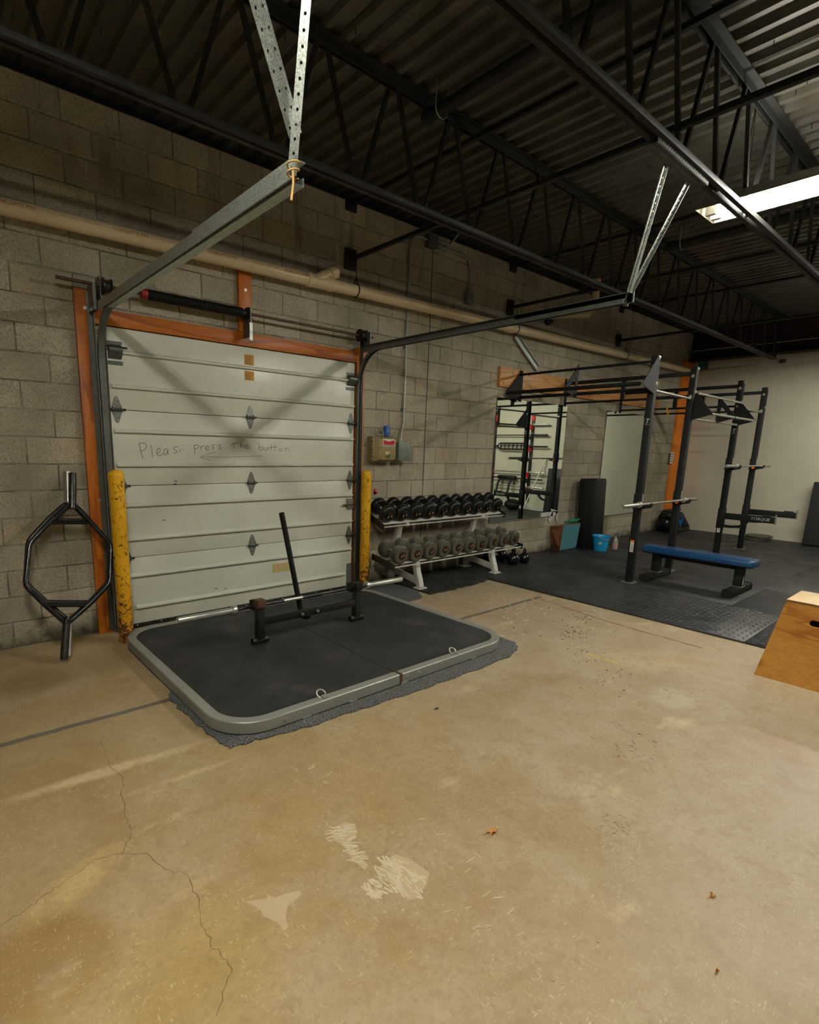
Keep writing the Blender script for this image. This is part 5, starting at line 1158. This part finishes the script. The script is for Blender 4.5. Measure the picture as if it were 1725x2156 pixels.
# slant box with teal face and green bands
sx = thing('slant_box', 'small teal topped wooden slant board standing on edge by the wall', 'slant board', (3.2, -0.2, ZR))
obj('board', MB().obox((3.315, -0.190, ZR+0.215), (0.265, 0.0, 0), (-0.001, 0.012, 0.003), (0, -0.02, 0.213)), MT['brown_ply'], sx)
obj('face', MB().obox((3.315, -0.204, ZR+0.214), (0.257, 0.0, 0), (0, 0.003, 0), (0, -0.02, 0.207)), MT['teal'], sx)
obj('edge_frame', MB().prism([(3.03, -0.20, ZR), (3.10, -0.02, ZR), (2.96, -0.03, ZR+0.39), (3.03, -0.215, ZR+0.43)], (0.02, 0.002, 0)), MT['brown_ply'], sx)
gb_ = MB(); random.seed(3)
for k in range(5):
    c = V((3.22+0.06*k, -0.20, ZR+0.445)); gb_.tube([c+V((0.07*math.cos(a+k), 0.03*math.sin(2*a), 0.012*k*0.5+0.035*abs(math.sin(a*1.5+k)))) for a in [2*math.pi*q/14 for q in range(14)]], 0.010, 6, True)
tag(obj('resistance_band', gb_, MT['green']), 'tangled green resistance band on top of the slant board', 'band')
# bucket
bx, by = 3.70, -0.545
bk = thing('bucket', 'bright blue plastic bucket standing on the rubber floor', 'bucket', (bx, by, ZR))
obj('shell', MB().lathe([(0.0, 0.0), (0.098, 0.0), (0.102, 0.006), (0.132, 0.225), (0.144, 0.228), (0.144, 0.25), (0.136, 0.25), (0.127, 0.228), (0.097, 0.012), (0.0, 0.012)], (bx, by, ZR), (0, 0, 1), 28), MT['bucket'], bk)
obj('handle', MB().tube([V((bx+0.144*math.cos(a), by+0.144*math.sin(a)*0.95, ZR+0.25-0.06*abs(math.sin(a)))) for a in [math.pi+math.pi*k/12 for k in range(13)]], 0.004, 6), MT['bolt'], bk)
obj('label', MB().obox((bx-0.112, by-0.045, ZR+0.15), (0.008, -0.022, 0), (0.004, 0.0, 0.03), (0.001, 0.0006, 0)), MT['old_tape'], bk)
# spray bottle
qx, qy = 4.02, -0.635
sp = thing('spray_bottle', 'clear spray bottle with grey trigger beside the blue bucket', 'spray bottle', (qx, qy, ZR))
obj('body', MB().lathe([(0, 0), (0.044, 0), (0.046, 0.01), (0.046, 0.13), (0.034, 0.17), (0.016, 0.20), (0.014, 0.225), (0, 0.225)], (qx, qy, ZR), (0, 0, 1), 18), MT['plastic'], sp)
obj('label', MB().lathe([(0.0465, 0.03), (0.0468, 0.05), (0.0468, 0.10), (0.0465, 0.11)], (qx, qy, ZR), (0, 0, 1), 18), MT['pink'], sp)
obj('trigger_head', MB().prism([(qx-0.016, qy+0.03, ZR+0.225), (qx-0.016, qy+0.03, ZR+0.265), (qx-0.016, qy-0.01, ZR+0.29), (qx-0.016, qy-0.065, ZR+0.28), (qx-0.016, qy-0.07, ZR+0.26), (qx-0.016, qy-0.02, ZR+0.245), (qx-0.016, qy-0.015, ZR+0.225)], (0.032, 0, 0)), MT['grey_box'], sp)
obj('trigger', MB().tube([(qx, qy-0.045, ZR+0.262), (qx, qy-0.055, ZR+0.235), (qx, qy-0.045, ZR+0.20)], 0.006, 6), MT['grey_box'], sp)
# black bin with ball and blue band in the corner
bn_ = thing('storage_bin', 'black plastic bin in the corner below the orange strip', 'bin', (7.45, -0.30, ZR))
m = MB(); q = [(7.22, -0.06), (7.86, -0.06), (7.90, -0.40), (7.30, -0.46)]
m.prism([(x, y, ZR) for x, y in q], (0, 0, 0.07)); m.prism([(7.22, -0.06, ZR+0.07), (7.86, -0.06, ZR+0.07), (7.80, -0.06, ZR+0.40), (7.25, -0.06, ZR+0.40)], (0, -0.05, 0))
m.prism([(7.86, -0.06, ZR+0.07), (7.90, -0.40, ZR+0.07), (7.86, -0.24, ZR+0.36), (7.80, -0.06, ZR+0.40)], (-0.03, 0, 0)); m.prism([(7.22, -0.06, ZR+0.07), (7.30, -0.46, ZR+0.07), (7.26, -0.24, ZR+0.36), (7.25, -0.06, ZR+0.40)], (0.03, 0, 0)); m.box(7.25, 7.82, -0.22, -0.05, ZR+0.40, ZR+0.43)
obj('shell', m, MT['grey_foam'], bn_, bevel=0.01)
mb_ = thing('medicine_ball', 'black medicine ball with moulded handles beside the bin', 'medicine ball', (7.00, -0.26, ZR))
obj('ball', MB().sphere((7.00, -0.26, ZR+0.195), 0.195, 22, 14), MT['black_db'], mb_)
obj('grip', MB().tube([V((6.86-0.05*math.sin(a), -0.28+0.12*math.cos(a), ZR+0.27+0.12*math.sin(a))) for a in [math.pi*k/10 for k in range(11)]], 0.022, 8), MT['black_db'], mb_)
bb_ = MB()
for k in range(4): bb_.tube([V((7.50+0.10*math.cos(a)+0.03*k, -0.30+0.04*math.sin(a), ZR+0.13+0.03*k+0.05*math.sin(2*a+k))) for a in [2*math.pi*i/14 for i in range(14)]], 0.014, 6, True)
tag(obj('blue_band', bb_, MT['blue']), 'blue resistance band lying in the black bin', 'band')
# weight plates on the floor by the white wall
def plate(x, y, z, r, lab):
    t = thing('weight_plate', lab, 'weight plate', (x, y, z), 'weight plates lying by the white wall')
    obj('disc', MB().lathe([(0.026, 0), (r*0.3, 0.0), (r-0.01, 0.0), (r, 0.005), (r, 0.036), (r-0.008, 0.040), (r-0.03, 0.038), (r-0.05, 0.026), (r*0.4, 0.026), (r*0.34, 0.036), (0.03, 0.038), (0.026, 0.03), (0.026, 0)], (x, y, z), (0, 0, 1), 30), MT['iron_grey'], t)
    obj('hub', MB().pipe((x, y, z+0.001), (x, y, z+0.039), 0.032, 0.0262, 16), MT['steel'], t)
plate(7.60, -1.68, ZR, 0.20, 'grey iron weight plate lying flat underneath another'); plate(7.70, -1.72, ZR+0.041, 0.22, 'grey iron weight plate lying on top of another')
# dark crash pad leaning on the white wall
cp_ = thing('crash_pad', 'large dark grey crash pad leaning on the white wall', 'pad', (7.75, -2.75, ZR))
obj('core', MB().obox((7.755, -2.73, ZR+0.578), (0.12, 0, -0.012), (0, 0.315, 0), (0.05, 0, 0.578)), MT['grey_foam'], cp_, bevel=0.02)
# plyo box
qb = [(-0.215, -3.765), (0.465, -3.765), (0.465, -4.415), (-0.215, -4.415)]; qt = [(-0.145, -3.865), (0.275, -3.865), (0.275, -4.315), (-0.145, -4.315)]; HB = 0.60
bxp = thing('plyo_box', 'varnished plywood plyo box with a slotted hand hole', 'plyo box', (0.12, -4.09, 0))
def lerp2(a, b, u): return (a[0]+(b[0]-a[0])*u, a[1]+(b[1]-a[1])*u)
def side(i, j, hole):
    b0, b1, t0, t1 = V((*qb[i], 0)), V((*qb[j], 0)), V((*qt[i], HB-0.018)), V((*qt[j], HB-0.018))
    nrm = (b1-b0).cross(t0-b0).normalized(); cen = V((0.12, -4.09, 0.3)); 
    if nrm.dot(b0-cen) < 0: nrm = -nrm
    f = lambda u, v: (b0.lerp(b1, u)).lerp(t0.lerp(t1, u), v); m = MB()
    if not hole:
        m.prism([f(0, 0), f(1, 0), f(1, 1), f(0, 1)], -nrm*0.018); return m
    # panel with a stadium shaped slot
    cu, cv, hw, hh = 0.5, 0.80, 0.10, 0.038; ring = []
    for k in range(12):
        a = -math.pi/2+math.pi*k/11; ring.append((cu+hw+0.045*math.cos(a), cv+hh*math.sin(a)))
    for k in range(12):
        a = math.pi/2+math.pi*k/11; ring.append((cu-hw+0.045*math.cos(a), cv+hh*math.sin(a)))
    ring = ring[:12]+[(cu+hw*q, cv+hh) for q in (0.5, 0.0, -0.5)]+ring[12:]+[(cu+hw*q, cv-hh) for q in (-0.5, 0.0, 0.5)]
    n = len(ring); out = []
    for (u, v) in ring:
        du, dv = u-cu, v-cv; s = min((0.5/abs(du)) if du else 9e9, ((1-cv)/dv) if dv > 0 else ((-cv)/dv if dv < 0 else 9e9)); out.append((cu+du*s, cv+dv*s))
    cs = [(1, 0), (1, 1), (0, 1), (0, 0)]
    for off in (V((0, 0, 0)), -nrm*0.018):
        P = [f(*q)+off for q in ring]+[f(*q)+off for q in out]; F_ = [(k, (k+1) % n, n+(k+1) % n, n+k) for k in range(n)]
        for c in cs:
            best = None
            for k in range(n):
                a, b = out[k], out[(k+1) % n]
                if (abs(a[0]-c[0]) < 1e-6 and abs(b[1]-c[1]) < 1e-6) or (abs(a[1]-c[1]) < 1e-6 and abs(b[0]-c[0]) < 1e-6): best = k
            if best is not None: P.append(f(*c)+off); F_.append((n+best, n+(best+1) % n, len(P)-1))
        m.add(P, F_)
    R0 = [f(*q) for q in ring]; m.add(R0+[p-nrm*0.018 for p in R0], [(k, (k+1) % n, n+(k+1) % n, n+k) for k in range(n)])
    C0 = [f(*c) for c in cs]; m.add(C0+[p-nrm*0.018 for p in C0], [(k, (k+1) % 4, 4+(k+1) % 4, 4+k) for k in range(4)])
    return m
for i, j, h in ((3, 0, True), (0, 1, False), (1, 2, True), (2, 3, False)): obj('side_panel', side(i, j, h), MT['ply'], bxp, flat=True)
obj('top_panel', MB().prism([(*q, HB-0.018) for q in qt], (0, 0, 0.018)), MT['ply_top'], bxp, bevel=0.002)
obj('top_edge', MB().box(qt[0][0]-0.001, qt[1][0]+0.001, qt[2][1]-0.001, qt[0][1]+0.001, HB-0.0165, HB-0.003), MT['ply_edge'], bxp)
# leaves and bits on the concrete
def leaf(px, py, s, lab):
    p = fpt(px, py); m = MB(); P = []
    for k in range(12):
        a = 2*math.pi*k/12; r = s*(1.0 if k % 2 else 0.45)*random.uniform(0.8, 1.1); P.append(p+V((r*math.cos(a), r*math.sin(a)*0.8, 0.003+random.uniform(0, 0.012))))
    m.add([p+V((0, 0, 0.002))]+P, [(0, 1+k, 1+(k+1) % 12) for k in range(12)]); m.add([q-V((0, 0, 0.0012)) for q in [p+V((0, 0, 0.0026))]+P], [(0, 1+(k+1) % 12, 1+k) for k in range(12)])
    m.tube([p+V((0, 0, 0.003)), p+V((-s, s*0.3, 0.004)), p+V((-s*1.6, s*0.35, 0.003))], 0.0012, 5)
    tag(recenter(obj('dry_leaf', m, MT['leaf'], flat=True), p), lab, 'leaf')
leaf(1037, 1752, 0.032, 'larger curled brown leaf lying on the concrete'); leaf(1501, 1888, 0.016, 'small orange brown leaf lying on the concrete'); leaf(1510, 2048, 0.007, 'tiny crumb of brown leaf on the concrete')
for px, py, s in ((920, 1492, 0.018), (1082, 1322, 0.014)):
    p = fpt(px, py); tag(recenter(obj('debris_chip', MB().sphere((p.x, p.y, 0.003), s, 8, 5, (1, 0.45, 0.2)), MT['dark_debris']), (p.x, p.y, 0)), 'small dark chip on the bare concrete', 'debris', 'dark chips on the concrete')

# ================================================================== bar rack on the white wall (seen in the mirror)
XW = X1
wr_ = thing('bar_rack', 'black wall rack with red bar holders on the white wall', 'bar rack', (XW-0.03, -4.35, 0.3))
for y in (-3.76, -4.98):
    obj('wall_post', MB().box(XW-0.05, XW-0.0005, y-0.035, y+0.035, 0.25, 2.50), MT['label_black'], wr_, bevel=0.003)
    for z in (2.28, 1.70, 1.02, 0.62): obj('holder', MB().box(XW-0.17, XW-0.05, y-0.045, y+0.03, z-0.11, z-0.005).box(XW-0.17, XW-0.158, y-0.045, y+0.03, z-0.005, z+0.03), MT['red'], wr_)
    for z in (2.00, 1.42, 0.85): obj('holder', MB().box(XW-0.17, XW-0.05, y-0.04, y+0.02, z-0.09, z-0.005), MT['label_black'], wr_)
    obj('post_tip', MB().box(XW-0.06, XW-0.001, y-0.04, y+0.04, 2.40, 2.56), MT['red'], wr_)
for z, a, b, lab in ((2.30, 'chrome', 'steel', 'bright steel barbell at the top of the wall rack'), (2.03, 'dark_iron', 'dark_iron', 'black barbell second from the top of the wall rack'), (1.045, 'chrome', 'steel', 'bright steel barbell low on the wall rack'), (0.645, 'chrome', 'steel', 'bright steel barbell lowest on the wall rack')):
    barbell('barbell', (0, 1, 0), (XW-0.11, -4.32, z), 2.15, lab, 'barbells on the wall rack', MT[a], MT[b], 0.42)
sw = thing('swiss_bar', 'black multi grip bar with ladder handles on the wall rack', 'barbell', (XW-0.11, -4.30, 1.74))
y0_, y1_ = -4.72, -3.86; zc = 1.73
sm2 = MB(); sm2.tube([(XW-0.11, -5.35, zc), (XW-0.11, y0_-0.10, zc), (XW-0.11, y0_, zc+0.08), (XW-0.11, y1_, zc+0.08), (XW-0.11, y1_+0.10, zc), (XW-0.11, -3.22, zc)], 0.022, 10); obj('upper_rail', sm2, MT['dark_iron'], sw)
obj('lower_rail', MB().tube([(XW-0.11, y0_-0.10, zc), (XW-0.11, y0_, zc-0.08), (XW-0.11, y1_, zc-0.08), (XW-0.11, y1_+0.10, zc)], 0.022, 10), MT['dark_iron'], sw)
for k in range(7): y = y0_+0.03+k*(y1_-y0_-0.06)/6; obj('grip', MB().cyl((XW-0.11, y, zc-0.08), (XW-0.11, y, zc+0.08), 0.017, 10), MT['dark_iron'], sw)
yb = thing('yoke_bar', 'black padded yoke bar hanging on the wall rack', 'barbell', (XW-0.11, -4.32, 0.86))
obj('shaft', MB().cyl((XW-0.11, -5.3, 0.862), (XW-0.11, -3.3, 0.862), 0.018, 12), MT['dark_iron'], yb)
obj('pad', MB().box(XW-0.18, XW-0.04, -4.70, -4.12, 0.82, 0.93), MT['black_foam'], yb, bevel=0.03)
for y in (-4.62, -4.24): obj('arm', MB().tube([(XW-0.13, y, 0.85), (XW-0.24, y, 0.70), (XW-0.30, y, 0.42)], 0.034, 10), MT['black_foam'], yb)
tag(obj('plastic_stick', MB().cyl((XW-0.45, -3.60, 0.02), (XW-0.04, -3.26, 1.46), 0.016, 10), MT['pvc_white']), 'white plastic mobility stick leaning on the wall rack', 'stick')
gbag = thing('gym_bag', 'black gym bag lying on the floor below the wall rack', 'bag', (7.55, -3.95, ZR))
obj('body', MB().sphere((7.55, -3.95, ZR+0.15), 0.2, 18, 12, (0.75, 1.3, 0.75)), MT['black_foam'], gbag); obj('strap', MB().tube([(7.5, -4.15, ZR+0.10), (7.45, -4.32, ZR+0.03), (7.42, -4.44, ZR+0.02), (7.45, -4.50, ZR+0.02)], 0.02, 6), MT['black_foam'], gbag)
tag(obj('barbell_floor', MB().cyl((XW-0.12, -5.2, ZR+0.027), (XW-0.12, -3.1, ZR+0.027), 0.014, 10).cyl((XW-0.12, -3.55, ZR+0.027), (XW-0.12, -3.1, ZR+0.027), 0.0265, 14).cyl((XW-0.12, -5.2, ZR+0.027), (XW-0.12, -4.75, ZR+0.027), 0.0265, 14), MT['chrome']), 'bright barbell lying on the floor along the white wall', 'barbell')
bpy.data.objects['barbell_floor'].name = 'floor_barbell'
tag(obj('camera_box', MB().box(X1-0.10, X1-0.0005, -1.62, -1.54, 3.36, 3.42), MT['rust_steel']), 'tiny brown box with a wire high on the white wall', 'box')
